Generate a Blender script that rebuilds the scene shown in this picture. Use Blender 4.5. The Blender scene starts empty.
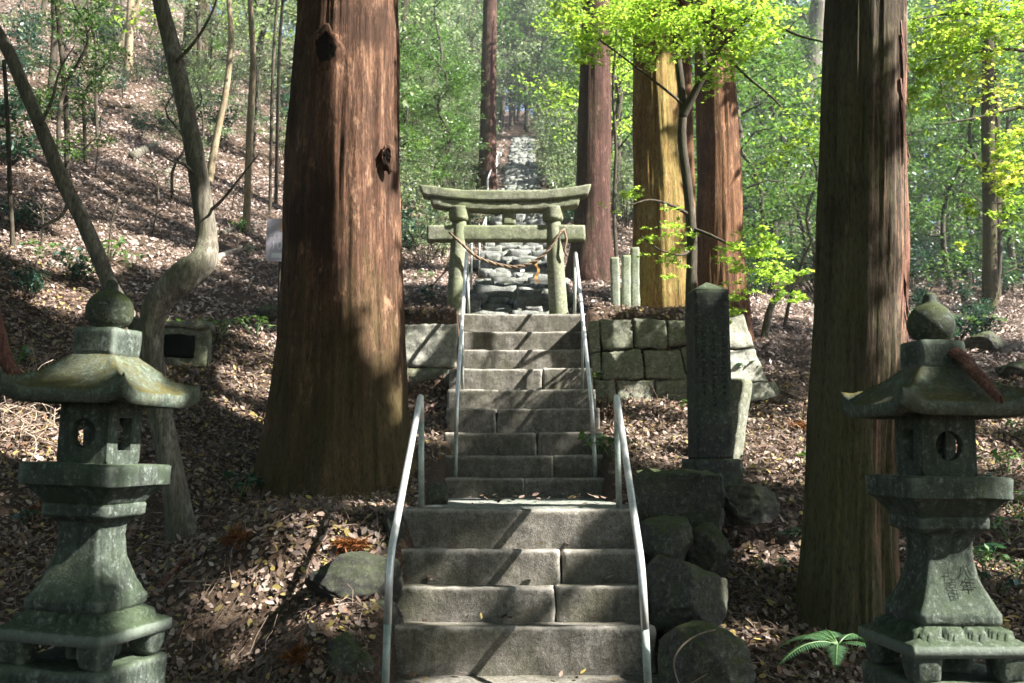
import bpy, bmesh, math, random
import numpy as np
from mathutils import Vector, Matrix, noise as mnoise

# ------------------------------------------------------------------ basics
sc = bpy.context.scene
COL = sc.collection
F = 35.0 / 36.0 * 1024.0
PITCH = math.radians(6.5)
CAMZ = 1.6
R = math.radians
rnd = random.Random(7)
rng = np.random.default_rng(11)

def ang(py): return PITCH - math.atan((py - 341.5) / F)
def P(px, py, Y):
    """world point at depth Y seen at pixel (px, py) of the photograph"""
    z = Y * math.tan(ang(py))
    d = Y * math.cos(PITCH) + z * math.sin(PITCH)
    return Vector(((px - 512.0) / F * d, Y, z + CAMZ))
def PXM(Y): return Y / F          # metres per pixel at depth Y (about)

SUN_DIR = Vector((0.69, -0.26, 0.68)).normalized()      # towards the sun

# ------------------------------------------------------------------ naming
def tag(o, label=None, cat=None, group=None, kind=None):
    if label: o['label'] = label
    if cat: o['category'] = cat
    if group: o['group'] = group
    if kind: o['kind'] = kind
    return o
def empty(name, loc=(0, 0, 0), rz=0.0):
    o = bpy.data.objects.new(name, None); COL.objects.link(o)
    o.empty_display_size = 0.1
    o.location = loc; o.rotation_euler = (0, 0, rz)
    return o
def thing(name, label, cat, loc=(0, 0, 0), rz=0.0, group=None):
    return tag(empty(name, loc, rz), label, cat, group)
def link(name, me, mat, parent=None, smooth=True):
    o = bpy.data.objects.new(name, me); COL.objects.link(o)
    if mat is not None and not me.materials:
        for m in (mat if isinstance(mat, (list, tuple)) else [mat]): me.materials.append(m)
    if smooth:
        me.polygons.foreach_set('use_smooth', np.ones(len(me.polygons), dtype=bool))
    if parent is not None: o.parent = parent
    return o
def mesh(name, v, f, mat=None, parent=None, smooth=True):
    me = bpy.data.meshes.new(name)
    me.from_pydata([tuple(p) for p in v], [], [tuple(q) for q in f]); me.update()
    return link(name, me, mat, parent, smooth)
def np_mesh(name, V, faces_per, nv, mat, parent=None, smooth=False):
    """V: (N, k, 3) copies of one template; faces_per: list of tuples in template indices (all the same length)"""
    N, k, _ = V.shape
    me = bpy.data.meshes.new(name)
    fl = np.array(faces_per, dtype=np.int64); nf, fs = fl.shape
    idx = (fl[None, :, :] + (np.arange(N) * k)[:, None, None]).reshape(-1)
    me.vertices.add(N * k); me.vertices.foreach_set('co', V.reshape(-1).astype(np.float32))
    me.loops.add(idx.size); me.loops.foreach_set('vertex_index', idx.astype(np.int32))
    me.polygons.add(N * nf)
    me.polygons.foreach_set('loop_start', (np.arange(N * nf) * fs).astype(np.int32))
    me.polygons.foreach_set('loop_total', np.full(N * nf, fs, dtype=np.int32))
    me.update(calc_edges=True)
    return link(name, me, mat, parent, smooth)
def copy_tree(o, parent=None):
    c = o.copy(); COL.objects.link(c)
    if parent is not None:
        c.parent = parent
    for ch in list(o.children): copy_tree(ch, c)
    return c

# ------------------------------------------------------------------ node helpers
class NT:
    def __init__(s, name):
        s.m = bpy.data.materials.new(name); s.m.use_nodes = True
        s.t = s.m.node_tree; s.t.nodes.clear()
        s.out = s.t.nodes.new('ShaderNodeOutputMaterial')
    def n(s, typ, **kw):
        nd = s.t.nodes.new(typ)
        for k, v in kw.items():
            if k.startswith('_'): setattr(nd, k[1:], v)
            else: s.put(nd.inputs[k.replace('__', ' ')], v)
        return nd
    def put(s, sock, v):
        if isinstance(v, bpy.types.NodeSocket): s.t.links.new(v, sock)
        else: sock.default_value = v
    def coord(s, scale=(1, 1, 1), gen='Object'):
        tc = s.n('ShaderNodeTexCoord'); mp = s.n('ShaderNodeMapping')
        s.put(mp.inputs['Vector'], tc.outputs[gen]); mp.inputs['Scale'].default_value = scale
        return mp.outputs[0]
    def noise(s, vec, scale, detail=4.0, rough=0.6, dist=0.0):
        nd = s.n('ShaderNodeTexNoise'); s.put(nd.inputs['Vector'], vec)
        nd.inputs['Scale'].default_value = scale; nd.inputs['Detail'].default_value = detail
        nd.inputs['Roughness'].default_value = rough; nd.inputs['Distortion'].default_value = dist
        return nd.outputs[0]
    def ramp(s, fac, stops, interp='LINEAR'):
        nd = s.n('ShaderNodeValToRGB'); s.put(nd.inputs[0], fac)
        cr = nd.color_ramp; cr.interpolation = interp
        while len(cr.elements) < len(stops): cr.elements.new(0.5)
        for e, (p, c) in zip(cr.elements, stops):
            e.position = p; e.color = (c, c, c, 1) if isinstance(c, (int, float)) else (*c, 1)
        return nd.outputs[0]
    def mix(s, fac, a, b, mode='MIX'):
        nd = s.n('ShaderNodeMix', _data_type='RGBA', _blend_type=mode)
        s.put(nd.inputs[0], fac)
        for k, v in ((6, a), (7, b)):
            if isinstance(v, (tuple, list)): v = (*v[:3], 1)
            s.put(nd.inputs[k], v)
        return nd.outputs[2]
    def math(s, op, a, b=0.0, c=None, clamp=False):
        nd = s.n('ShaderNodeMath', _operation=op, _use_clamp=clamp)
        s.put(nd.inputs[0], a); s.put(nd.inputs[1], b)
        if c is not None: s.put(nd.inputs[2], c)
        return nd.outputs[0]
    def normal_dot(s, v):
        g = s.n('ShaderNodeNewGeometry'); d = s.n('ShaderNodeVectorMath', _operation='DOT_PRODUCT')
        s.put(d.inputs[0], g.outputs['Normal']); d.inputs[1].default_value = v
        return d.outputs['Value']
    def island(s):
        return s.n('ShaderNodeNewGeometry').outputs['Random Per Island']
    def bump(s, h, strength=0.5, dist=0.02, normal=None):
        nd = s.n('ShaderNodeBump'); s.put(nd.inputs['Height'], h)
        nd.inputs['Strength'].default_value = strength; nd.inputs['Distance'].default_value = dist
        if normal is not None: s.put(nd.inputs['Normal'], normal)
        return nd.outputs[0]
    def principled(s, col, rough=0.8, normal=None, spec=0.3, metallic=0.0):
        nd = s.n('ShaderNodeBsdfPrincipled')
        s.put(nd.inputs['Base Color'], (*col, 1) if isinstance(col, tuple) and len(col) == 3 else col)
        s.put(nd.inputs['Roughness'], rough); s.put(nd.inputs['Metallic'], metallic)
        nd.inputs['Specular IOR Level'].default_value = spec
        if normal is not None: s.put(nd.inputs['Normal'], normal)
        return nd
    def done(s, shader):
        s.t.links.new(shader.outputs[0], s.out.inputs['Surface']); return s.m

def mat_bark(name, dark, mid, light, moss=(0.05, 0.07, 0.02), moss_amt=0.5, moss_dir=(-0.8, -0.3, -0.1), fib=1.0, bump=0.7, extra=None, extra_dir=None, foot=0.0, blotch=0.0):
    s = NT(name)
    c = s.coord((1, 1, 0.085))
    n1 = s.noise(c, 16 * fib, 8, 0.65, 0.6)
    n2 = s.noise(s.coord((1, 1, 0.22)), 3.2, 4, 0.6)
    n3 = s.noise(s.coord((1, 1, 0.03)), 42 * fib, 3, 0.6)
    base = s.ramp(n1, [(0.3, dark), (0.5, mid), (0.72, light)])
    base = s.mix(s.ramp(n2, [(0.35, 0.0), (0.7, 0.75)]), base, tuple(0.55 * x for x in mid))
    base = s.mix(s.ramp(n3, [(0.4, 0.0), (0.62, 0.5)]), base, dark)
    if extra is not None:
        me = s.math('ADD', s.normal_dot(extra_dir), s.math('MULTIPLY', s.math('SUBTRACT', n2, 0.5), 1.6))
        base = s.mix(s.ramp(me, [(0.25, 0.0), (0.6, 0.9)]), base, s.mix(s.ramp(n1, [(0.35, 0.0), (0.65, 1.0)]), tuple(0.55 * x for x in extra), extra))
    n5 = s.noise(s.coord((1, 1, 0.16)), 13 * fib, 6, 0.7, 1.2)
    base = s.mix(s.ramp(n5, [(0.50, 0.0), (0.56, 0.55), (0.60, 0.0)]), base, tuple(0.35 * x for x in dark))
    base = s.mix(s.ramp(s.noise(s.coord((1, 1, 0.45)), 7.5, 5, 0.7), [(0.56, 0.0), (0.70, 0.55)]), base, tuple(min(1, 1.35 * x + 0.01) for x in light))
    mm = s.math('ADD', s.normal_dot(moss_dir), s.math('MULTIPLY', s.math('SUBTRACT', s.noise(s.coord((1, 1, 0.3)), 5, 6, 0.7), 0.5), 2.6))
    base = s.mix(s.math('MULTIPLY', s.ramp(mm, [(0.15, 0.0), (0.8, 1.0)]), moss_amt), base, moss)
    if blotch:
        bl = s.noise(s.coord((1, 1, 0.4)), 1.9, 5, 0.62, 0.4)
        base = s.mix(s.ramp(bl, [(0.50, 0.0), (0.60, blotch)]), base, tuple(0.8 * x for x in dark))
    if foot:
        sx = s.n('ShaderNodeSeparateXYZ'); s.put(sx.inputs[0], s.coord())
        fz = s.math('ADD', s.math('MULTIPLY', sx.outputs[2], -0.36), s.math('MULTIPLY', s.noise(s.coord((1, 1, 0.25)), 4.5, 6, 0.7), 1.9))
        base = s.mix(s.math('MULTIPLY', s.ramp(fz, [(0.15, 0.0), (0.75, 1.0)]), foot), base, s.mix(n1, tuple(0.6 * x for x in moss), tuple(1.4 * x for x in moss)))
    n8 = s.noise(s.coord((1, 1, 0.2)), 70 * fib, 5, 0.7)
    base = s.mix(s.ramp(n8, [(0.36, 0.7), (0.52, 0.0)]), base, tuple(0.5 * x for x in dark))
    h = s.math('ADD', s.math('ADD', n1, s.math('MULTIPLY', n3, 0.6)), s.math('ADD', s.math('MULTIPLY', n5, 0.9), s.math('MULTIPLY', n8, 0.5)))
    return s.done(s.principled(base, 0.9, s.bump(h, bump, 0.016), 0.15))

def mat_stone(name, dark, light, moss=(0.045, 0.06, 0.018), top=0.6, side=0.25, lichen=0.25, scale=1.0, bump=0.5, lich_col=(0.34, 0.38, 0.33), top_from=0.35, wear=None, streak=0.0):
    s = NT(name)
    c = s.coord()
    n1 = s.noise(c, 9 * scale, 8, 0.65); n2 = s.noise(c, 2.3 * scale, 5, 0.6); n3 = s.noise(c, 60 * scale, 4, 0.7)
    base = s.mix(s.ramp(n1, [(0.3, 0.0), (0.72, 1.0)]), dark, light)
    base = s.mix(s.ramp(n3, [(0.4, 0.35), (0.6, 0.0)]), base, tuple(0.5 * x for x in dark))
    lic = s.math('MULTIPLY', s.ramp(s.noise(c, 19 * scale, 8, 0.75, 0.15), [(0.54, 0.0), (0.60, 1.0)]), lichen)
    n6 = s.noise(c, 150 * scale, 3, 0.7); n7 = s.noise(c, 27 * scale, 6, 0.72)
    base = s.mix(s.ramp(n7, [(0.42, 0.6), (0.56, 0.0)]), base, tuple(0.45 * x for x in dark))
    base = s.mix(s.ramp(n6, [(0.52, 0.0), (0.66, 0.55)]), base, tuple(min(1, 1.5 * x) for x in light))
    base = s.mix(lic, base, lich_col)
    sd = s.math('MULTIPLY', s.ramp(n2, [(0.42, 0.0), (0.66, 1.0)]), side)
    base = s.mix(sd, base, moss)
    if streak:
        base = s.mix(s.math('MULTIPLY', s.ramp(s.noise(s.coord((1, 1, 0.12)), 15 * scale, 5, 0.65), [(0.46, 0.0), (0.62, 1.0)]), streak), base, tuple(0.4 * x for x in dark))
        base = s.mix(s.math('MULTIPLY', s.ramp(s.noise(c, 1.7 * scale, 5, 0.6, 0.5), [(0.48, 0.0), (0.60, 1.0)]), streak), base, tuple(0.6 * a + 0.4 * b for a, b in zip(dark, moss)))
    if wear:
        pt = s.n('ShaderNodeNewGeometry').outputs['Pointiness']
        base = s.mix(s.ramp(s.math('ADD', pt, s.math('MULTIPLY', s.math('SUBTRACT', n7, 0.5), 0.06)), [(0.52, 0.0), (0.60, 0.85)]), base, wear)
    up = s.math('ADD', s.normal_dot((0, 0, 1)), s.math('MULTIPLY', s.math('SUBTRACT', s.noise(c, 7 * scale, 6, 0.7), 0.5), 1.3))
    tm = s.math('MULTIPLY', s.ramp(up, [(top_from, 0.0), (top_from + 0.35, 1.0)]), top)
    n4 = s.noise(c, 38 * scale, 4, 0.7)
    mossc = s.ramp(n4, [(0.3, tuple(0.55 * x for x in moss)), (0.55, moss), (0.75, tuple(1.7 * x for x in moss))])
    base = s.mix(tm, base, mossc)
    h = s.math('ADD', s.math('ADD', s.math('MULTIPLY', n1, 0.7), s.math('MULTIPLY', n3, 0.5)), s.math('ADD', s.math('MULTIPLY', n6, 0.22), s.math('MULTIPLY', n7, 0.7)))
    h = s.math('ADD', h, s.math('MULTIPLY', tm, s.math('MULTIPLY', n4, 0.5)))
    return s.done(s.principled(base, 0.88, s.bump(h, bump, 0.007), 0.25))

def mat_leaf(name, cols, trans=0.4, rough=0.45, spec=0.4, tcol=None):
    """cols: colour stops over the leaves of a plant"""
    s = NT(name)
    k = len(cols)
    base = s.ramp(s.island(), [(i / max(1, k - 1), c) for i, c in enumerate(cols)])
    p = s.principled(base, rough, None, spec)
    tr = s.n('ShaderNodeBsdfTranslucent')
    tc = s.mix(1.0, base, tcol if tcol else (1.5, 1.6, 0.7), 'MULTIPLY')
    s.put(tr.inputs[0], tc)
    mx = s.n('ShaderNodeMixShader'); mx.inputs[0].default_value = trans
    s.t.links.new(p.outputs[0], mx.inputs[1]); s.t.links.new(tr.outputs[0], mx.inputs[2])
    return s.done(mx)

def mat_plain(name, col, rough=0.7, spec=0.3, metallic=0.0, var=0.25, scale=20, bump=0.2):
    s = NT(name); c = s.coord()
    n = s.noise(c, scale, 5, 0.6)
    base = s.mix(s.ramp(n, [(0.3, 0.0), (0.7, 1.0)]), tuple(x * (1 - var) for x in col), tuple(min(1, x * (1 + var)) for x in col))
    return s.done(s.principled(base, rough, s.bump(n, bump, 0.004), spec, metallic))

# ------------------------------------------------------------------ materials
M = {}
M['cedar_red'] = mat_bark('cedar_bark_red', (0.034, 0.018, 0.011), (0.135, 0.068, 0.040), (0.35, 0.205, 0.125), moss=(0.062, 0.050, 0.018), moss_amt=0.55, moss_dir=(-0.8, -0.1, -0.2), foot=0.75, blotch=0.75)
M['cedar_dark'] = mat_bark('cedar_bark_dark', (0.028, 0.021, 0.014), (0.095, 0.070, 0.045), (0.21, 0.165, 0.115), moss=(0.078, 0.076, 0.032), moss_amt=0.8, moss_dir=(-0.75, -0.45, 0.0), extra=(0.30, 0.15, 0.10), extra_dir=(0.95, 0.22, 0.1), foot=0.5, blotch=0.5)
M['cedar_moss'] = mat_bark('cedar_bark_mossy', (0.022, 0.017, 0.010), (0.075, 0.058, 0.033), (0.16, 0.125, 0.07), moss=(0.07, 0.075, 0.025), moss_amt=0.75, moss_dir=(-0.5, -0.5, 0.0))
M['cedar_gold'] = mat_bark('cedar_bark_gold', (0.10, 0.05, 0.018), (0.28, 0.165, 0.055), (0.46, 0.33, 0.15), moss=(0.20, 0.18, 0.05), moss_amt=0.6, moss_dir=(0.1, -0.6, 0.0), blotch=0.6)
M['cedar_rust'] = mat_bark('cedar_bark_rust', (0.06, 0.027, 0.014), (0.19, 0.093, 0.045), (0.36, 0.215, 0.125), moss=(0.14, 0.11, 0.045), moss_amt=0.45, blotch=0.7)
M['cedar_far'] = mat_bark('cedar_bark_far', (0.03, 0.016, 0.012), (0.09, 0.045, 0.033), (0.18, 0.10, 0.075), moss=(0.05, 0.06, 0.025), moss_amt=0.5)
M['smooth_bark'] = mat_bark('smooth_bark', (0.07, 0.062, 0.046), (0.19, 0.17, 0.13), (0.36, 0.335, 0.27), moss=(0.075, 0.085, 0.04), moss_amt=0.6, moss_dir=(-0.4, -0.5, 0.1), fib=0.8, bump=0.6, blotch=0.5)
M['pale_bark'] = mat_bark('pale_bark', (0.16, 0.12, 0.07), (0.30, 0.24, 0.15), (0.45, 0.38, 0.26), moss=(0.12, 0.13, 0.05), moss_amt=0.5, fib=0.5, bump=0.2)
M['thin_bark'] = mat_bark('thin_bark', (0.035, 0.03, 0.022), (0.085, 0.07, 0.05), (0.16, 0.135, 0.10), moss=(0.05, 0.06, 0.025), moss_amt=0.6, fib=0.7, bump=0.3)
M['step'] = mat_stone('step_stone', (0.09, 0.082, 0.07), (0.275, 0.25, 0.216), moss=(0.065, 0.066, 0.027), top=0.08, side=0.5, lichen=0.3, bump=0.95, wear=(0.50, 0.46, 0.40), streak=0.35, lich_col=(0.33, 0.31, 0.27))
M['step_warm'] = mat_stone('step_stone_sunlit', (0.15, 0.12, 0.09), (0.31, 0.26, 0.20), moss=(0.075, 0.07, 0.03), top=0.05, side=0.28, lichen=0.3, bump=0.7, lich_col=(0.42, 0.38, 0.32))  # warmer copy of the step stone with sunlight in its colour; not assigned
M['lantern'] = mat_stone('lantern_stone', (0.026, 0.034, 0.027), (0.105, 0.122, 0.098), moss=(0.034, 0.054, 0.02), top=0.5, side=0.55, lichen=0.5, scale=1.4, bump=0.8, wear=(0.16, 0.185, 0.15), streak=0.6, lich_col=(0.30, 0.35, 0.30))
M['lantern_box'] = mat_stone('lantern_box_stone', (0.026, 0.034, 0.027), (0.105, 0.122, 0.098), moss=(0.034, 0.054, 0.02), top=0.5, side=0.55, lichen=0.5, scale=1.4, bump=0.8, streak=0.55, lich_col=(0.30, 0.35, 0.30))
M['lantern_roof'] = mat_stone('lantern_roof_stone', (0.045, 0.056, 0.042), (0.15, 0.17, 0.13), moss=(0.072, 0.064, 0.018), top=0.95, side=0.3, lichen=0.6, scale=1.15, bump=1.0, lich_col=(0.17, 0.25, 0.18), top_from=0.58, streak=0.3)
M['stele'] = mat_stone('stele_stone', (0.018, 0.021, 0.018), (0.045, 0.05, 0.042), moss=(0.04, 0.06, 0.018), top=0.45, side=0.4, lichen=0.15, bump=0.35)
M['torii'] = mat_stone('torii_stone', (0.12, 0.13, 0.085), (0.30, 0.30, 0.215), moss=(0.125, 0.155, 0.06), top=0.3, side=0.6, lichen=0.5, bump=0.8, lich_col=(0.40, 0.39, 0.32))
M['wall'] = mat_stone('wall_stone', (0.09, 0.095, 0.065), (0.26, 0.26, 0.20), moss=(0.085, 0.10, 0.035), top=0.4, side=0.55, lichen=0.45, bump=0.9, lich_col=(0.42, 0.42, 0.35))
M['wall_pale'] = mat_stone('wall_stone_pale', (0.15, 0.15, 0.12), (0.40, 0.39, 0.335), moss=(0.13, 0.14, 0.06), top=0.1, side=0.35, lichen=0.35, bump=0.8, lich_col=(0.10, 0.11, 0.08))
M['rock'] = mat_stone('boulder_stone', (0.028, 0.027, 0.023), (0.10, 0.095, 0.08), moss=(0.052, 0.064, 0.018), top=0.85, side=0.4, lichen=0.45, scale=1.5, bump=1.0, lich_col=(0.20, 0.22, 0.18), top_from=0.45)
M['rock_bare'] = mat_stone('bare_dark_rock', (0.014, 0.013, 0.012), (0.045, 0.042, 0.037), moss=(0.035, 0.045, 0.016), top=0.45, side=0.2, lichen=0.3, scale=1.5, bump=1.0, lich_col=(0.10, 0.10, 0.09))
M['slab'] = mat_stone('path_slab', (0.13, 0.135, 0.12), (0.33, 0.33, 0.30), moss=(0.08, 0.10, 0.04), top=0.12, side=0.3, lichen=0.3, bump=0.8)
M['path_stone'] = mat_stone('path_stone', (0.11, 0.112, 0.106), (0.33, 0.33, 0.31), moss=(0.07, 0.085, 0.035), top=0.2, side=0.5, lichen=0.3, bump=0.9)
M['post_stone'] = mat_stone('post_stone', (0.15, 0.17, 0.12), (0.34, 0.37, 0.29), moss=(0.13, 0.16, 0.05), top=0.4, side=0.45, lichen=0.3, bump=0.5)
M['engrave'] = mat_plain('engraved_mark', (0.012, 0.014, 0.012), 0.9, 0.1)
M['engrave_dim'] = mat_plain('engraved_mark_weathered', (0.013, 0.015, 0.014), 0.95, 0.05)
M['steel'] = mat_plain('galvanised_steel', (0.66, 0.66, 0.63), 0.42, 0.5, 0.6, 0.14, 30, 0.1)
M['steel_post'] = mat_plain('weathered_steel', (0.34, 0.38, 0.33), 0.5, 0.4, 0.4, 0.35, 14, 0.2)
M['rope'] = mat_plain('straw_rope', (0.17, 0.125, 0.085), 0.95, 0.1, 0, 0.5, 60, 0.8)
M['paper'] = mat_plain('white_paper', (0.78, 0.78, 0.76), 0.9, 0.1, 0, 0.05)
M['orange'] = mat_plain('orange_straw', (0.40, 0.19, 0.06), 0.9, 0.1, 0, 0.4, 40)
M['sign'] = mat_plain('sign_board', (0.56, 0.51, 0.58), 0.6, 0.3, 0, 0.05)
M['sign_text'] = mat_plain('sign_lettering', (0.85, 0.85, 0.85), 0.6, 0.3, 0, 0.03)
M['sign_orange'] = mat_plain('sign_emblem', (0.85, 0.45, 0.2), 0.6, 0.3, 0, 0.05)
M['dark'] = mat_plain('dark_panel', (0.01, 0.01, 0.009), 0.95, 0.05)
M['dead_spray'] = mat_leaf('dead_cedar_spray', [(0.10, 0.038, 0.015), (0.21, 0.08, 0.028), (0.15, 0.058, 0.022)], 0.2, 0.7, 0.1)
M['bark_strip'] = mat_bark('bark_strip', (0.06, 0.025, 0.018), (0.20, 0.09, 0.065), (0.34, 0.19, 0.15), moss_amt=0.1, fib=2.5)
M['twig'] = mat_plain('dry_twig', (0.19, 0.145, 0.11), 0.9, 0.15, 0, 0.5, 8)
M['root'] = mat_plain('pale_root', (0.42, 0.34, 0.26), 0.9, 0.15, 0, 0.4, 12, 0.4)
M['maple'] = mat_leaf('maple_leaf', [(0.13, 0.235, 0.04), (0.21, 0.335, 0.06), (0.29, 0.42, 0.085), (0.38, 0.47, 0.15)], 0.58, 0.5, 0.3, (1.5, 1.5, 0.75))
M['maple_yellow'] = mat_leaf('maple_leaf_turning', [(0.20, 0.32, 0.045), (0.30, 0.42, 0.06), (0.42, 0.46, 0.10), (0.52, 0.48, 0.18)], 0.5, 0.5, 0.3, (1.4, 1.4, 0.8))
M['leaf_mid'] = mat_leaf('broadleaf', [(0.035, 0.075, 0.025), (0.06, 0.125, 0.035), (0.10, 0.18, 0.055), (0.16, 0.235, 0.08)], 0.35, 0.4, 0.5, (1.3, 1.5, 0.7))
M['leaf_pale'] = mat_leaf('pale_leaf', [(0.07, 0.11, 0.07), (0.14, 0.185, 0.115), (0.22, 0.265, 0.18), (0.33, 0.36, 0.28)], 0.42, 0.45, 0.5, (1.3, 1.4, 0.8))
M['leaf_gloss'] = mat_leaf('glossy_leaf', [(0.018, 0.05, 0.032), (0.03, 0.075, 0.05), (0.05, 0.105, 0.07)], 0.2, 0.42, 0.4, (1.1, 1.5, 0.7))
M['needle'] = mat_leaf('cedar_needle', [(0.02, 0.04, 0.013), (0.035, 0.06, 0.02)], 0.15, 0.6, 0.2)
M['fern'] = mat_leaf('fern_leaf', [(0.055, 0.14, 0.06), (0.085, 0.185, 0.08)], 0.3, 0.45, 0.4)
M['plant'] = mat_leaf('ground_plant', [(0.05, 0.11, 0.035), (0.09, 0.17, 0.055), (0.14, 0.23, 0.07)], 0.3, 0.4, 0.5)
M['litter_pale'] = mat_leaf('pale_leaf_litter', [(0.08, 0.055, 0.045), (0.16, 0.112, 0.09), (0.27, 0.205, 0.17), (0.12, 0.083, 0.066), (0.36, 0.29, 0.25), (0.20, 0.125, 0.085), (0.46, 0.39, 0.35), (0.24, 0.18, 0.15), (0.10, 0.07, 0.055), (0.46, 0.38, 0.32), (0.34, 0.27, 0.23)], 0.08, 0.7, 0.3, (1, 1, 1))  # paler litter palette for the farther slopes
M['litter'] = mat_leaf('leaf_litter', [(0.045, 0.03, 0.022), (0.10, 0.064, 0.046), (0.18, 0.122, 0.09), (0.075, 0.048, 0.035), (0.28, 0.21, 0.165), (0.14, 0.066, 0.036), (0.40, 0.335, 0.28), (0.17, 0.09, 0.048), (0.05, 0.034, 0.026), (0.36, 0.28, 0.08), (0.10, 0.074, 0.058), (0.24, 0.18, 0.148), (0.04, 0.027, 0.02), (0.18, 0.125, 0.1)], 0.08, 0.7, 0.3, (1, 1, 1))

def ground_material():
    s = NT('forest_floor'); c = s.coord()
    n1 = s.noise(c, 5, 8, 0.7); n2 = s.noise(c, 38, 6, 0.7); n3 = s.noise(c, 0.45, 4, 0.6)
    b = s.ramp(n2, [(0.28, (0.022, 0.014, 0.010)), (0.45, (0.06, 0.04, 0.028)), (0.6, (0.12, 0.083, 0.06)), (0.75, (0.22, 0.165, 0.125))])
    b = s.mix(s.ramp(n1, [(0.4, 0.0), (0.7, 0.7)]), b, (0.045, 0.03, 0.02))
    b = s.mix(s.ramp(n3, [(0.5, 0.0), (0.75, 0.4)]), b, (0.06, 0.055, 0.03))
    h = s.math('ADD', n2, s.math('MULTIPLY', n1, 0.7))
    return s.done(s.principled(b, 0.95, s.bump(h, 0.9, 0.03), 0.1))
M['ground'] = ground_material()

# ------------------------------------------------------------------ terrain
XC_LO, XC_UP = 0.06, 0.15
LOW = [(7.63, 1.20), (7.33, 0.93), (7.03, 0.706), (6.73, 0.485)]
LOW_TREAD = 0.172
UPY = [10.4 + 0.3635 * i for i in range(9)]
UPZ = [1.37, 1.60, 1.856, 2.14, 2.383, 2.665, 2.938, 3.213, 3.50]

def sm(a, b, x):
    t = np.clip((x - a) / (b - a), 0, 1); return t * t * (3 - 2 * t)
_YS = np.array([-200, 0, 5, 6.5, 7.5, 8.5, 9.5, 10.5, 12.5, 14.3, 120.0])
_ZS = np.array([-0.1, -0.05, 0.0, 0.10, 0.44, 0.87, 1.25, 1.50, 2.3, 3.05, 3.05 + 0.39 * 105.7])
_h = rng.random((3, 12, 4))
def lowfreq(x, y):
    z = np.zeros_like(x)
    for i in range(12):
        a, b, p, q = _h[0, i]
        k = 0.25 * (1.45 ** i)
        z = z + (0.5 / (1 + i * 0.9)) * np.sin(k * (x * math.cos(a * 6.28) + y * math.sin(a * 6.28)) + b * 6.28) * np.cos(k * 0.7 * (x * math.sin(p * 6.28) - y * math.cos(p * 6.28)) + q * 6.28)
    return z
def T(x, y):
    x = np.asarray(x, dtype=float); y = np.asarray(y, dtype=float)
    z = np.interp(y, _YS, _ZS)
    # to the right the hillside is gentler
    far = np.clip(y - 13.0, 0, None)
    z = z - 0.14 * far * sm(1.5, 8.0, x)
    # to the left it climbs
    z = z + 0.36 * np.clip(-x - 2.2, 0, 40) * sm(6.0, 13.0, y)
    # bank beside the landing, left
    bank = sm(-3.1, -1.7, x) * sm(-0.6, -0.82, x) * sm(6.6, 7.7, y) * (1 - sm(9.6, 10.6, y))
    z = np.maximum(z, z * (1 - bank) + 1.14 * bank)
    bank = sm(-1.9, -1.1, x) * sm(-0.6, -0.82, x) * sm(5.6, 6.6, y) * (1 - sm(7.4, 7.9, y))
    z = np.maximum(z, z * (1 - bank) + 0.62 * bank)
    # terrace held by the low wall and the stair
    ter = sm(-2.6, -1.7, x) * (1 - sm(2.6, 3.2, x)) * sm(12.42, 12.62, y) * (1 - sm(15.5, 20, y))
    z = z * (1 - ter) + np.maximum(z, 3.46 + 0.39 * np.clip(y - 14.3, 0, 9)) * ter
    z = z + 0.10 * lowfreq(x, y) * sm(0.9, 2.2, np.abs(x - 0.1)) * (0.6 + 0.8 * sm(12, 25, y))
    # cut for the stairs and the landing
    xs = np.where(y < 9.5, XC_LO, XC_UP)
    cut = (np.abs(x - xs) < 0.80) & (y > 3.2) & (y < 14.0)
    st = np.interp(y, [3.2, 6.0, 6.72, 7.62, 7.7, 10.3, 10.45, 13.3, 14.0], [-0.3, -0.1, 0.0, 0.8, 1.05, 1.05, 1.1, 3.1, 3.42])
    z = np.where(cut, np.minimum(z, st), z)
    return z
def Tf(x, y): return float(T(np.array([x]), np.array([y]))[0])
def ground_at(px, py, y0=3.0, y1=110.0):
    """where the view ray through a pixel of the photograph meets the ground"""
    ys = np.arange(y0, y1, 0.05)
    z = ys * math.tan(ang(py)); d = ys * math.cos(PITCH) + z * math.sin(PITCH)
    xs = (px - 512.0) / F * d
    g = T(xs, ys) - CAMZ
    hit = np.nonzero(z <= g)[0]
    i = hit[0] if len(hit) else len(ys) - 1
    return Vector((xs[i], ys[i], g[i] + CAMZ))

def axis(lo, hi, fine_lo, fine_hi, step, growth):
    a = [fine_lo + step * i for i in range(int(round((fine_hi - fine_lo) / step)) + 1)]
    s = step; v = a[-1]
    while v < hi: s *= growth; v += s; a.append(min(v, hi))
    s = step; v = a[0]; b = []
    while v > lo: s *= growth; v -= s; b.append(max(v, lo))
    return np.array(b[::-1] + a)
gx = axis(-140, 140, -6.5, 6.5, 0.085, 1.06)
gy = axis(-140, 118, 4.0, 15.5, 0.085, 1.045)
X, Yg = np.meshgrid(gx, gy)
Z = T(X, Yg)
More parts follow.
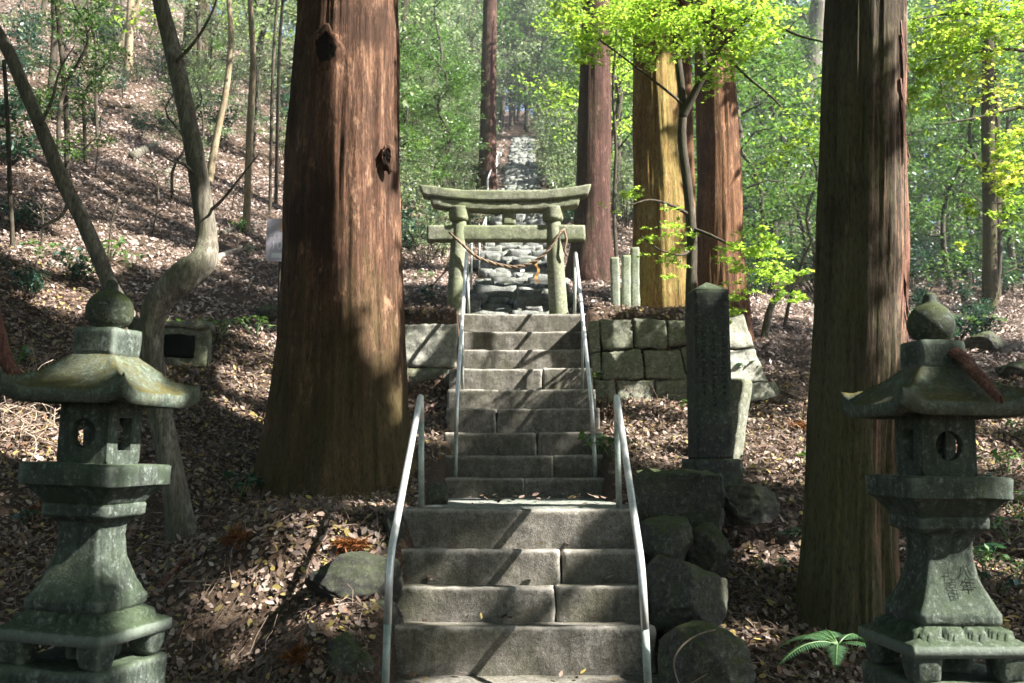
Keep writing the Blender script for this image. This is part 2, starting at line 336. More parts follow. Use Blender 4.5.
# lumps of humus
lump = np.zeros_like(Z)
for i, (k, a) in enumerate(((1.3, .035), (2.9, .03), (6.1, .018))):
    flat = np.array([mnoise.noise(Vector((px * k, py * k, i * 9.1))) for px, py in zip(X.ravel(), Yg.ravel())]).reshape(Z.shape)
    lump += a * flat
Z = Z + lump * sm(0.95, 1.4, np.abs(X - 0.1))
nx_, ny_ = len(gx), len(gy)
vs = np.stack([X.ravel(), Yg.ravel(), Z.ravel()], 1)
ii = np.arange(ny_ - 1)[:, None] * nx_ + np.arange(nx_ - 1)[None, :]
fs = np.stack([ii, ii + 1, ii + nx_ + 1, ii + nx_], 2).reshape(-1, 4)
me = bpy.data.meshes.new('ground')
me.vertices.add(len(vs)); me.vertices.foreach_set('co', vs.ravel())
me.loops.add(fs.size); me.loops.foreach_set('vertex_index', fs.ravel().astype(np.int32))
me.polygons.add(len(fs)); me.polygons.foreach_set('loop_start', (np.arange(len(fs)) * 4).astype(np.int32)); me.polygons.foreach_set('loop_total', np.full(len(fs), 4, np.int32))
me.update(calc_edges=True)
tag(link('ground', me, M['ground']), 'brown forest floor sloping up and away', None, None, 'structure')

# ------------------------------------------------------------------ shape builders
def nz(p, k, seed=0.0): return mnoise.noise(Vector((p[0] * k + seed, p[1] * k - seed * 0.7, p[2] * k + seed * 1.3)))
def fbm(p, k, seed=0.0, o=3):
    a, s, t = 1.0, 0.0, 0.0
    for i in range(o):
        s += a * nz(p, k * 2 ** i, seed + 3.1 * i); t += a; a *= 0.55
    return s / t
def block(sx, sy, sz, r=0.02, amp=0.008, seed=0.0, res=0.04, k=6.0, warp=None, chip=0.6):
    """rough-cut stone box, base at z=0, centred in x and y; rounded, uneven edges"""
    nx, ny, nz_ = (max(2, min(60, int(math.ceil(d / res)))) for d in (sx, sy, sz))
    idx = {}; V = []; Fc = []
    def vid(i, j, kk):
        key = (i, j, kk)
        if key not in idx:
            p = Vector((sx * (i / nx - 0.5), sy * (j / ny - 0.5), sz * kk / nz_))
            q0 = Vector((p.x, p.y, p.z - sz / 2))
            rr = r * (1 + chip * fbm(p, 5.0, seed + 11, 2) * 2); rr = max(0.002, min(rr, 0.45 * min(sx, sy, sz)))
            c = Vector((max(-sx / 2 + rr, min(sx / 2 - rr, q0.x)), max(-sy / 2 + rr, min(sy / 2 - rr, q0.y)), max(-sz / 2 + rr, min(sz / 2 - rr, q0.z))))
            d = q0 - c
            nrm = d.normalized() if d.length > 1e-6 else Vector((0, 0, 1))
            q = c + nrm * rr
            q += nrm * amp * (fbm(p, k, seed, 4) * 1.8)
            q.z += sz / 2
            if warp: q = warp(q)
            idx[key] = len(V); V.append(q)
        return idx[key]
    for i in range(nx):
        for j in range(ny):
            Fc.append((vid(i, j, 0), vid(i, j + 1, 0), vid(i + 1, j + 1, 0), vid(i + 1, j, 0)))
            Fc.append((vid(i, j, nz_), vid(i + 1, j, nz_), vid(i + 1, j + 1, nz_), vid(i, j + 1, nz_)))
    for i in range(nx):
        for kk in range(nz_):
            Fc.append((vid(i, 0, kk), vid(i + 1, 0, kk), vid(i + 1, 0, kk + 1), vid(i, 0, kk + 1)))
            Fc.append((vid(i, ny, kk), vid(i, ny, kk + 1), vid(i + 1, ny, kk + 1), vid(i + 1, ny, kk)))
    for j in range(ny):
        for kk in range(nz_):
            Fc.append((vid(0, j, kk), vid(0, j, kk + 1), vid(0, j + 1, kk + 1), vid(0, j + 1, kk)))
            Fc.append((vid(nx, j, kk), vid(nx, j + 1, kk), vid(nx, j + 1, kk + 1), vid(nx, j, kk + 1)))
    return V, Fc

def tube(pts, rad, n=10, caps=True):
    """sweep a circle along points; rad a number or one per point"""
    pts = [Vector(p) for p in pts]; m = len(pts)
    rs = [rad] * m if isinstance(rad, (int, float)) else list(rad)
    V, Fc = [], []
    t0 = (pts[1] - pts[0]).normalized()
    u = t0.orthogonal().normalized()
    for i, p in enumerate(pts):
        t = (pts[min(i + 1, m - 1)] - pts[max(i - 1, 0)]).normalized()
        u = (u - t * u.dot(t)).normalized(); w = t.cross(u)
        for a in range(n):
            th = 2 * math.pi * a / n
            V.append(p + (u * math.cos(th) + w * math.sin(th)) * rs[i])
    for i in range(m - 1):
        for a in range(n):
            b = (a + 1) % n
            Fc.append((i * n + a, i * n + b, (i + 1) * n + b, (i + 1) * n + a))
    if caps:
        Fc.append(tuple(range(n - 1, -1, -1))); Fc.append(tuple((m - 1) * n + a for a in range(n)))
    return V, Fc
def spline(pts, n):
    """Catmull-Rom through points"""
    pts = [Vector(p) for p in pts]
    q = [pts[0] * 2 - pts[1]] + pts + [pts[-1] * 2 - pts[-2]]
    out = []
    segs = len(pts) - 1
    for k in range(n + 1):
        t = k / n * segs; i = min(int(t), segs - 1); f = t - i
        a, b, c, d = q[i], q[i + 1], q[i + 2], q[i + 3]
        out.append(0.5 * ((2 * b) + (c - a) * f + (2 * a - 5 * b + 4 * c - d) * f * f + (3 * b - a - 3 * c + d) * f ** 3))
    return out
def lerp_list(xs, ys, x): return float(np.interp(x, xs, ys))
def merge(parts):
    V, Fc = [], []
    for v, f in parts:
        o = len(V); V += list(v); Fc += [tuple(i + o for i in q) for q in f]
    return V, Fc

def trunk_mesh(path, radii, n=40, rows=80, amp=0.06, butt=0.0, butt_n=6, seed=0.0, kf=3.0, kz=0.35, lump=0.0):
    """a trunk: path points (world-relative), radii along them; fibrous ridges and a root flare"""
    pts = spline(path, rows); m = len(path)
    V, Fc = [], []
    L = 0.0
    for i, p in enumerate(pts):
        if i: L += (p - pts[i - 1]).length
        t = i / rows * (m - 1)
        r = lerp_list(range(m), radii, t)
        tg = (pts[min(i + 1, rows)] - pts[max(i - 1, 0)]).normalized()
        u = Vector((1, 0, 0)); u = (u - tg * u.dot(tg)).normalized(); w = tg.cross(u)
        fl = math.exp(-L / (1.6 * r + 1e-6)) if butt else 0.0
        for a in range(n):
            th = 2 * math.pi * a / n
            c, s_ = math.cos(th), math.sin(th)
            f = mnoise.noise(Vector((c * kf + seed, s_ * kf, L * kz))) + 0.55 * mnoise.noise(Vector((c * kf * 2.7, s_ * kf * 2.7 + seed, L * kz * 1.7))) + 0.3 * mnoise.noise(Vector((c * kf * 7, s_ * kf * 7 + seed, L * kz * 2.5)))
            if n >= 100:
                f += -0.9 * abs(mnoise.noise(Vector((c * kf * 4.3 + seed, s_ * kf * 4.3, L * kz * 1.3)))) + 0.35 * mnoise.noise(Vector((c * kf * 13, s_ * kf * 13 + seed, L * kz * 6))) + 0.3
            g = mnoise.noise(Vector((c * 1.1 + seed * 2, s_ * 1.1, L * 0.7)))
            rr = r * (1 + amp * f + lump * g)
            if butt:
                b = 0.5 + 0.5 * math.cos(butt_n * th + seed + 1.7 * mnoise.noise(Vector((c, s_, seed))))
                rr *= 1 + fl * butt * (0.45 + 0.75 * b * b)
            V.append(p + (u * c + w * s_) * rr)
    for i in range(rows):
        for a in range(n):
            b = (a + 1) % n
            Fc.append((i * n + a, i * n + b, (i + 1) * n + b, (i + 1) * n + a))
    Fc.append(tuple(range(n - 1, -1, -1))); Fc.append(tuple(rows * n + a for a in range(n)))
    return V, Fc

# ---- leaves
LEAF = (np.array([[0, 0, 0], [0.27, 0.45, 0.06], [0, 1.0, -0.06], [-0.27, 0.45, 0.06]]), [(0, 1, 2), (0, 2, 3)])
CURL = (np.array([[0, 0, 0.03], [0.26, 0.3, 0.12], [0.22, 0.7, 0.16], [0, 1.0, 0.22], [-0.22, 0.7, 0.15], [-0.26, 0.3, 0.10]]), [(0, 1, 2, 3), (0, 3, 4, 5)])
def _star():
    pts = [(0, 0)]
    for i, (a, l) in enumerate(((-100, .42), (-48, .75), (0, 1.0), (48, .75), (100, .42))):
        if i: pts.append((0.26 * math.sin(R(a - 25)), 0.3 + 0.26 * math.cos(R(a - 25))))
        pts.append((l * 0.72 * math.sin(R(a)), 0.3 + l * 0.7 * math.cos(R(a))))
    V = np.array([(x, y, -0.10 * abs(x)) for x, y in pts]); k = len(pts)
    return V, [(0, i, i + 1) for i in range(1, k - 1)]
STAR = _star()
def rot_from(nrm, spin):
    """(N,3,3): z axis along nrm, spun about it"""
    n = nrm / np.linalg.norm(nrm, axis=1, keepdims=True)
    ref = np.where(np.abs(n[:, 2:3]) > 0.9, np.array([[1.0, 0, 0]]), np.array([[0, 0, 1.0]]))
    u = np.cross(ref, n); u /= np.linalg.norm(u, axis=1, keepdims=True)
    w = np.cross(n, u)
    c, s_ = np.cos(spin)[:, None], np.sin(spin)[:, None]
    a = u * c + w * s_; b = -u * s_ + w * c
    return np.stack([a, b, n], 2)
def leaves(name, cen, size, mat, parent=None, tilt=0.8, tpl=LEAF, nrm=None, g=None):
    g = g or rng
    N = len(cen)
    base = np.tile(np.array([[0, 0, 1.0]]), (N, 1)) if nrm is None else nrm
    n = base + tilt * g.normal(size=(N, 3))
    Rm = rot_from(n, g.random(N) * 6.283)
    V = np.einsum('nij,kj->nki', Rm, tpl[0]) * np.asarray(size).reshape(-1, 1, 1) + cen[:, None, :]
    return np_mesh(name, V, tpl[1], len(tpl[0]), mat, parent)
def clump_points(c, r, n, flat=0.45, g=None):
    g = g or rng
    d = g.normal(size=(n, 3)); d /= np.linalg.norm(d, axis=1, keepdims=True)
    q = d * (g.random((n, 1)) ** 0.45) * r
    q[:, 2] *= flat
    return np.asarray(c)[None, :] + q

# ------------------------------------------------------------------ stairs
def step_stones(root, y0, y1, ztop, h, xl, xr, splits, tilt, seed):
    edges = [xl] + list(splits) + [xr]
    for k in range(len(edges) - 1):
        a, b = edges[k] + (0.006 if k else 0), edges[k + 1] - (0.006 if k < len(edges) - 2 else 0)
        w = b - a; d = y1 - y0
        dz = rnd.uniform(-0.006, 0.006) if len(edges) > 2 else 0
        lean = rnd.uniform(-0.05, 0.05) if k else 0
        def warp(q, a=a, b=b, w=w, d=d, lean=lean):
            f = 1 if q.x > 0 else 0
            x = q.x + (lean * (q.z - h / 2) if (q.x < -w / 2 + 0.1 and k) else 0)
            return Vector(((a + b) / 2 + x, (y0 + y1) / 2 + q.y, ztop - h + q.z - tilt * (q.y + d / 2) + dz - 0.010 * max(0, 0.5 + 0.5 * math.cos(((a + b) / 2 + x - XC_LO) * 2.6)) * (1 if q.z > h * 0.8 else 0)))
        V, Fc = block(w, d, h, 0.019, 0.009, seed + 7.7 * k, 0.026, 6.0, warp, 1.6)
        mesh('step_stone', V, Fc, M['step'], root)
def xat(px, Y): return (px - 512.0) / F * (Y * math.cos(PITCH))
lower = thing('stone_stair', 'lower flight of worn grey stone steps rising to the landing', 'stairs', (0, 0, 0))
ext = [(401, 636), (399, 639), (394, 646), (384, 653)]
spl = [[], [560.5], [555], []]
for i, (y, z) in enumerate(LOW):
    xl, xr = xat(ext[i][0], y), xat(ext[i][1], y)
    h = 0.36 if i < 3 else 0.40
    step_stones(lower, y, y + 0.42, z, h, xl, xr, [xat(s, y) for s in spl[i]], 0.075 if i else 0.02, 3.0 + i * 5)
step_stones(lower, 5.92, 6.95, LOW_TREAD, 0.3, xat(377, 6.7), xat(661, 6.7), [], 0.0, 41.0)
step_stones(lower, 5.35, 6.1, -0.04, 0.3, -0.95, 1.05, [0.2], 0.0, 47.0)
def land_warp(q): return Vector((XC_LO + 0.04 + q.x, 9.05 + q.y, 0.93 + q.z - 0.012 * (q.y + 1.2) + 0.02 * nz(q, 1.5, 3)))
V, Fc = block(1.72, 2.62, 0.262, 0.03, 0.012, 5.0, 0.06, 4.0, land_warp)
mesh('landing', V, Fc, M['slab'], lower)
upper = thing('stone_stair', 'upper flight of nine grey stone steps leading up to the torii', 'stairs', (0, 0, 0))
extu = [(441, 609), (442.5, 606), (444, 604), (446, 600), (447, 596.5), (448.5, 593.5), (450, 590.5), (452.5, 589.5), (457, 588.5)]
splu = [[525], [554], [537], [496.5], [], [543], [], [], []]
for i in range(9):
    y, z = UPY[i], UPZ[i]
    step_stones(upper, y, y + 0.62, z, 0.42, xat(extu[i][0], y), xat(extu[i][1], y), [xat(s, y) for s in splu[i]], 0.0, 61.0 + i * 4.3)

# ------------------------------------------------------------------ handrails
def fillet(pts, rad, k=7):
    pts = [Vector(p) for p in pts]; out = [pts[0]]
    for i in range(1, len(pts) - 1):
        a, b, c = pts[i - 1], pts[i], pts[i + 1]
        r = min(rad, 0.45 * (a - b).length, 0.45 * (c - b).length)
        p0 = b + (a - b).normalized() * r; p1 = b + (c - b).normalized() * r
        for j in range(k + 1):
            t = j / k; out.append((1 - t) ** 2 * p0 + 2 * t * (1 - t) * b + t * t * p1)
    out.append(pts[-1]); return out
def handrail(label, foot, bend, top, head_foot, mids=(), r=0.0235, lower_bar=None):
    root = thing('handrail', label, 'handrail', (foot[0], foot[1], foot[2] - 0.1), 0, 'steel handrails beside the stone steps')
    inv = Vector(root.location)
    foot, bend, top, head_foot = map(Vector, (foot, bend, top, head_foot))
    low = foot.lerp(bend, 0.55)
    V, Fc = tube(fillet([low - inv, bend - inv, top - inv, top.lerp(head_foot, 0.25) - inv], 0.16), r, 14)
    mesh('rail', V, Fc, M['steel'], root)
    V, Fc = tube([foot - inv, foot.lerp(bend, 0.3) - inv, low - inv], r * 0.985, 14); mesh('post', V, Fc, M['steel_post'], root)
    V, Fc = tube([top.lerp(head_foot, 0.25) - inv, top.lerp(head_foot, 0.6) - inv, head_foot - inv], r * 0.985, 14); mesh('post', V, Fc, M['steel_post'], root)
    for a, b in mids:
        V, Fc = tube([Vector(a) - inv, (Vector(a) + Vector(b)) / 2 - inv, Vector(b) - inv], r * 0.8, 12); mesh('post', V, Fc, M['steel_post'], root)
    return root
def X_(px, Y): return xat(px, Y)
YB, YT = 5.98, 7.72
handrail('grey steel handrail on the left of the lower steps', (X_(388, YB), YB, 0.14), (X_(391.5, YB), YB, P(391, 556, YB).z), (X_(420.5, YT), YT, P(420, 393, YT).z), (X_(422, YT), YT, 1.18))
handrail('grey steel handrail on the right of the lower steps', (X_(645.5, YB), YB, 0.14), (X_(640, YB), YB, P(640, 566, YB).z), (X_(617, YT), YT, P(617, 393, YT).z), (X_(618.5, YT), YT, 1.18))
YB, YT = 10.55, 13.45
def on_rail(b, t, Y):
    f = (Y - b[1]) / (t[1] - b[1]); return tuple(Vector(b).lerp(Vector(t), f))
b = (X_(456.5, YB), YB, P(456, 402, YB).z); t = (X_(465.5, YT), YT, P(465, 251, YT).z)
m = on_rail(b, t, 11.95)
handrail('pale steel handrail on the left of the upper steps', (X_(455.5, YB), YB, 1.36), b, t, (X_(468, YT), YT, 3.49), [((m[0] + 0.01, 11.95, 2.37), m)], 0.0225)
b = (X_(592, YB), YB, P(592, 402, YB).z); t = (X_(577, YT), YT, P(577, 251, YT).z)
m = on_rail(b, t, 11.95)
handrail('pale steel handrail on the right of the upper steps', (X_(595.5, YB), YB, 1.36), b, t, (X_(575.5, YT), YT, 3.49), [((m[0] - 0.01, 11.95, 2.37), m)], 0.0225)

# ------------------------------------------------------------------ stone lanterns
def square_lathe(prof, cr=0.03, per=9, seed=0.0, amp=0.005, k=9.0):
    """square-section stone turned through a profile of (half width, z)"""
    V, Fc = [], []
    ring = []
    for s in range(4):
        for j in range(per):
            u = -1 + 2 * j / per
            ring.append([(u, -1), (1, u), (-u, 1), (-1, -u)][s])
    n = len(ring)
    for i, (h, z) in enumerate(prof):
        for (u, v) in ring:
            x, y = u * h, v * h
            r = min(cr, 0.5 * h)
            cx, cy = max(-h + r, min(h - r, x)), max(-h + r, min(h - r, y))
            d = Vector((x - cx, y - cy)); q = Vector((cx, cy)) + (d.normalized() * r if d.length > 1e-7 else Vector((0, 0)))
            p = Vector((q.x, q.y, z))
            nn = Vector((u if abs(u) > 0.98 else 0, v if abs(v) > 0.98 else 0, 0))
            p += nn * amp * fbm(p, k, seed, 4) * 2 + Vector((0, 0, amp * nz(p, 7, seed + 4)))
            V.append(p)
    for i in range(len(prof) - 1):
        for a in range(n):
            b = (a + 1) % n
            Fc.append((i * n + a, i * n + b, (i + 1) * n + b, (i + 1) * n + a))
    Fc.append(tuple(range(n - 1, -1, -1))); Fc.append(tuple((len(prof) - 1) * n + a for a in range(n)))
    return V, Fc
def dense(prof, k):
    out = []
    for (a, b) in zip(prof[:-1], prof[1:]):
        for j in range(k): out.append((a[0] + (b[0] - a[0]) * j / k, a[1] + (b[1] - a[1]) * j / k))
    return out + [prof[-1]]
def lathe(prof, n=28, seed=0.0, amp=0.006, k=8):
    V, Fc = [], []
    for (r, z) in prof:
        for a in range(n):
            th = 2 * math.pi * a / n; p = Vector((r * math.cos(th), r * math.sin(th), z))
            p *= 1 + amp / max(r, 0.02) * fbm(p, k, seed) * 1.5 if r > 0.001 else 1
            p.z = z; V.append(p)
    for i in range(len(prof) - 1):
        for a in range(n):
            b = (a + 1) % n; Fc.append((i * n + a, i * n + b, (i + 1) * n + b, (i + 1) * n + a))
    Fc.append(tuple(range(n - 1, -1, -1))); Fc.append(tuple((len(prof) - 1) * n + a for a in range(n)))
    return V, Fc
def lantern_roof(s, H, th, lift, seed):
    n = 44; V, Fc = [], []
    hs = s / 2
    for side in (0, 1):
        for i in range(n + 1):
            for j in range(n + 1):
                u, v = -1 + 2 * i / n, -1 + 2 * j / n
                m = max(abs(u), abs(v)); mi = min(abs(u), abs(v))
                corner = (mi / max(m, 1e-6)) ** 7 * m ** 3
                p0 = Vector((u * hs, v * hs, 0))
                if side == 0:
                    t = max(0.0, (m - 0.30) / 0.70)
                    z = th + H * (1 - t) ** 1.45 * (1 + 0.12 * math.sin(t * 3.1)) + lift * corner + 0.02 * corner
                    z += 0.012 * fbm(p0, 9, seed, 4) + 0.004 * nz(p0, 40, seed)
                else:
                    z = lift * 0.75 * corner + (0.018 if m < 0.8 else 0.0)
                sc_ = 1 + 0.012 * fbm(p0, 6, seed + 2) + 0.03 * corner
                V.append(Vector((u * hs * sc_, v * hs * sc_, z)))
    o = (n + 1) ** 2
    for i in range(n):
        for j in range(n):
            a = i * (n + 1) + j
            Fc.append((a, a + n + 1, a + n + 2, a + 1)); Fc.append((o + a, o + a + 1, o + a + n + 2, o + a + n + 1))
    for i in range(n):
        for (a, b) in ((i * (n + 1), (i + 1) * (n + 1)), ((i + 1) * (n + 1) + n, i * (n + 1) + n), (i + 1, i), (n * (n + 1) + i, n * (n + 1) + i + 1)):
            Fc.append((a, o + a, o + b, b) if True else None)
    return V, Fc
def fire_box(s, h, th, holes):
    """hollow box; holes: per side ('c', r) or ('q', w, h)"""
    V, Fc = [], []
    N = 48
    def ring_sq(a, b, k):
        x = []
        for i in range(N):
            t = (i + 0.5) / N * 8
            sgm = [(1, (t - 0)), (0, 0)]
            th_ = 2 * math.pi * (i + 0.5) / N
            c, s_ = math.cos(th_), math.sin(th_); q = max(abs(c) / a, abs(s_) / b)
            x.append((c / q, s_ / q))
        return x
    for side in range(4):
        ca, sa = [(1, 0), (0, 1), (-1, 0), (0, -1)][side]
        ho = holes[side]
        inner = [(ho[1] * math.cos(2 * math.pi * (i + .5) / N), ho[1] * math.sin(2 * math.pi * (i + .5) / N)) for i in range(N)] if ho[0] == 'c' else ring_sq(ho[1], ho[2], N)
        rings = [(ring_sq(s / 2, h / 2, N), s / 2), (inner, s / 2), (inner, s / 2 - th), (ring_sq(s / 2 - th, h / 2, N), s / 2 - th)]
        o = len(V)
        for pts, dep in rings:
            for (u, w) in pts:
                x, y = u, -dep
                V.append(Vector((x * ca - y * sa, x * sa + y * ca, w + h / 2)))
        for k in range(3):
            for i in range(N):
                j = (i + 1) % N
                Fc.append((o + k * N + i, o + k * N + j, o + (k + 1) * N + j, o + (k + 1) * N + i))
        # corner gap of the outline square
    return V, Fc
def cap_square(s, z): return [Vector((-s / 2, -s / 2, z)), Vector((s / 2, -s / 2, z)), Vector((s / 2, s / 2, z)), Vector((-s / 2, s / 2, z))], [(0, 1, 2, 3)]

PILL = [(0.212, 0.0), (0.222, 0.02), (0.222, 0.055), (0.205, 0.085), (0.178, 0.135), (0.155, 0.19), (0.138, 0.25), (0.128, 0.31), (0.124, 0.36), (0.128, 0.40), (0.142, 0.43), (0.185, 0.455), (0.192, 0.465), (0.192, 0.51), (0.185, 0.52)]
def pill_half(z): return float(np.interp(z, [p[1] for p in PILL], [p[0] for p in PILL]))
def text_polys(txt, size):
    cu = bpy.data.curves.new('t', 'FONT'); cu.body = txt; cu.size = size; cu.align_x = 'CENTER'; cu.resolution_u = 2
    ob = bpy.data.objects.new('t', cu); COL.objects.link(ob)
    dg = bpy.context.evaluated_depsgraph_get(); dg.update()
    me = ob.evaluated_get(dg).to_mesh()
    V = [v.co.copy() for v in me.vertices]; Fc = [tuple(p.vertices) for p in me.polygons]
    ob.evaluated_get(dg).to_mesh_clear()
    bpy.data.objects.remove(ob); bpy.data.curves.remove(cu)
    return V, Fc
def lantern(label, x, y, z0, rz, lean, seed, inscribe=False):
    root = thing('stone_lantern', label, 'stone lantern', (x, y, z0), rz, 'pair of stone lanterns')
    root.rotation_euler = (0.0, lean, rz); root.scale = (0.93, 0.93, 1.0)
    st, rf = M['lantern'], M['lantern_roof']
    def put(name, V, Fc, mat, dz): return mesh(name, [v + Vector((0, 0, dz)) for v in V], Fc, mat, root)
    V, Fc = block(0.635, 0.635, 0.64, 0.025, 0.012, seed, 0.035); put('base_block', V, Fc, st, -0.04)
    # pedestal with lotus petals and four feet
    n = 56; Vp, Fp = [], []
    for side in (0, 1):
        for i in range(n + 1):
            for j in range(n + 1):
                u, v = -1 + 2 * i / n, -1 + 2 * j / n
                m = max(abs(u), abs(v)); al = (v if abs(u) >= abs(v) else u)
                pet = abs(math.sin(al * 1.0 / max(m, 1e-6) * math.pi * 2.0))
                p0 = Vector((u * 0.32, v * 0.32, 0))
                if side == 0:
                    z = 0.165
                    if m > 0.62: z -= 0.05 * ((m - 0.62) / 0.38) ** 1.2
                    if m > 0.66 + 0.20 * pet ** 0.5: z -= 0.032
                    z += 0.006 * fbm(p0, 12, seed)
                else: z = 0.03 + (0.03 * math.sin(m * 2.4) if m < 0.9 else 0)
                e = 1 + 0.012 * fbm(p0, 8, seed + 5) + (0.0 if m < 0.97 else 0.0)
                Vp.append(Vector((p0.x * e, p0.y * e, z)))
    o = (n + 1) ** 2
    for i in range(n):
        for j in range(n):
            a = i * (n + 1) + j
            Fp.append((a, a + n + 1, a + n + 2, a + 1)); Fp.append((o + a, o + a + 1, o + a + n + 2, o + a + n + 1))
        for (a, b) in ((i * (n + 1), (i + 1) * (n + 1)), ((i + 1) * (n + 1) + n, i * (n + 1) + n), (i + 1, i), (n * (n + 1) + i, n * (n + 1) + i + 1)):
            Fp.append((a, o + a, o + b, b))
    ped = put('pedestal', Vp, Fp, st, 0.685)
    for sx in (-1, 1):
        for sy in (-1, 1):
            fv, ff = block(0.17, 0.17, 0.15, 0.045, 0.008, seed + sx + 3 * sy, 0.025)
            fv = [Vector((sx * 0.225 + v.x * (0.8 + 1.6 * v.z), sy * 0.225 + v.y * (0.8 + 1.6 * v.z), v.z + 0.59)) for v in fv]
            mesh('foot', fv, ff, st, ped)
    cv, cf = block(0.22, 0.22, 0.14, 0.03, 0.006, seed + 2, 0.04); mesh('core', [v + Vector((0.03, 0.05, 0.59)) for v in cv], cf, st, ped)
    V, Fc = square_lathe(dense(PILL, 3), 0.018, 12, seed + 1, 0.005); pil = put('pillar', V, Fc, st, 0.845)
    if inscribe:
        for txt, ux, zt, size in (('\u516b', 0.066, 0.235, 0.066), ('\u5e74', 0.074, 0.165, 0.074), ('\u5341', -0.030, 0.225, 0.05), ('\u5409', -0.022, 0.178, 0.055), ('\u65e5', -0.018, 0.130, 0.05)):
            tv, tf = text_polys(txt, size)
            if not tv: continue
            out = []
            for q in tv:
                zz = zt + q.y; out.append(Vector((ux + q.x, -pill_half(zz) - 0.0095, 0.845 + zz)))
            mesh('inscription', out, tf, M['engrave'], pil, False)
    prof = [(0.185, 0.0), (0.20, 0.02), (0.245, 0.075), (0.262, 0.085), (0.277, 0.092), (0.278, 0.10), (0.278, 0.185), (0.272, 0.195)]
    V, Fc = square_lathe(dense(prof, 3), 0.012, 14, seed + 3, 0.004); put('platform', V, Fc, st, 1.365)
    V, Fc = fire_box(0.30, 0.305, 0.055, [('c', 0.074), ('q', 0.058, 0.082), ('c', 0.074), ('q', 0.058, 0.082)])
    put('fire_box', V, Fc, M['lantern_box'], 1.558).data.polygons.foreach_set('use_smooth', np.zeros(len(Fc), dtype=bool))
    V, Fc = lantern_roof(0.715, 0.20, 0.064, 0.062, seed + 9); put('roof', V, Fc, rf, 1.855)
    V, Fc = block(0.252, 0.252, 0.15, 0.012, 0.004, seed + 6, 0.03); put('neck', V, Fc, st, 2.095)
    fp = [(0.072, 0.0), (0.076, 0.012), (0.098, 0.025), (0.117, 0.052), (0.126, 0.085), (0.126, 0.110), (0.117, 0.142), (0.098, 0.168), (0.072, 0.188), (0.048, 0.200), (0.036, 0.210), (0.033, 0.226), (0.031, 0.244), (0.020, 0.258), (0.002, 0.264)]
    V, Fc = lathe(fp, 30, seed, 0.007); put('finial', V, Fc, M['lantern_finial'], 2.24)
    return root
M['lantern_finial'] = mat_stone('lantern_finial_stone', (0.03, 0.036, 0.026), (0.085, 0.095, 0.068), moss=(0.05, 0.062, 0.016), top=0.8, side=0.6, lichen=0.35, scale=2.0, bump=1.0, lich_col=(0.25, 0.33, 0.28), top_from=0.3)
LL = lantern('dark mossy stone lantern in front of the bent tree, its mossy roof whole', X_(89, 5.1), 5.1, 0.0, R(-13), 0.036, 2.0)
RL = lantern('stone lantern carved with characters, a strip of bark lying on its roof', X_(931, 5.1), 5.1, -0.065, R(5), 0.014, 31.0, True)
# bark strip lying on the right lantern's roof
bs = []
a, b, c = P(946, 348, 5.06), P(968, 372, 4.93), P(1000, 408, 4.74)
V = []; Fc = []
pts = spline([a + Vector((0, 0.03, 0.015)), b + Vector((0, 0, .03)), c + Vector((0, 0, 0.02))], 24)
for i, p in enumerate(pts):
    w = 0.055 * (0.35 + 0.65 * math.sin(min(1, (i + 2) / 9) * 1.57)) * (1 if i < 15 else 1 - 0.8 * (i - 15) / 9)
    for j in range(7):
        u = -1 + j / 3
        V.append(p + Vector((u * w * 0.8, 0.35 * u * w, 0.035 * (1 - u * u) + 0.012 * nz(Vector((i * .3, j * .9, 0)), 1, 4))))
for i in range(24):
    for j in range(6):
        a = i * 7 + j; Fc.append((a, a + 1, a + 8, a + 7))
bo = mesh('bark_strip', V, Fc, M['bark_strip'])
sm_ = bo.modifiers.new('thick', 'SOLIDIFY'); sm_.thickness = 0.012
tag(bo, 'reddish strip of cedar bark lying on the lantern roof', 'bark')

# ------------------------------------------------------------------ torii
TY = 14.25
tor = thing('torii_gate', 'small weathered green-stained stone torii at the head of the steps', 'torii gate', (P(506, 318, TY).x, TY, 3.45))
tinv = Vector(tor.location)
def tput(name, V, Fc, mat, parent=None): return mesh(name, [Vector(v) - tinv for v in V], Fc, mat, parent or tor)
for (xt, xb) in ((459.5, 455.0), (553.0, 559.5)):
    top = P(xt, 222, TY); bot = Vector((P(xb, 318, TY).x, TY, 3.40))
    V, Fc = trunk_mesh([bot, bot.lerp(top, .5), top], [0.140, 0.127, 0.110], 28, 30, 0.02, 0, 6, xt, 2, 2)
    pl = tput('pillar', V, Fc, M['torii'])
    c = P(xt, 216, TY)
    V, Fc = lathe([(0.118, -0.09), (0.150, -0.065), (0.155, -0.04), (0.155, 0.10), (0.155, 0.12)], 28, xt, 0.01)
    tput('collar', [Vector(v) + c for v in V], Fc, M['torii'], pl)
zn0, zn1 = P(500, 242, TY).z, P(500, 226, TY).z
xa, xb = P(427, 233, TY).x, P(585, 233, TY).x
V, Fc = block(xb - xa, 0.17, zn1 - zn0, 0.018, 0.01, 4.0, 0.04)
tput('tie_beam', [Vector(((xa + xb) / 2, TY, zn0)) + Vector(v) for v in V], Fc, M['torii'])
z0 = P(500, 213, TY).z - 0.04
V, Fc = block(0.20, 0.15, z0 + 0.05 - zn1, 0.015, 0.008, 8.0, 0.04)
tput('strut', [Vector((P(509, 220, TY).x, TY, zn1 + 0.002)) + Vector(v) for v in V], Fc, M['torii'])
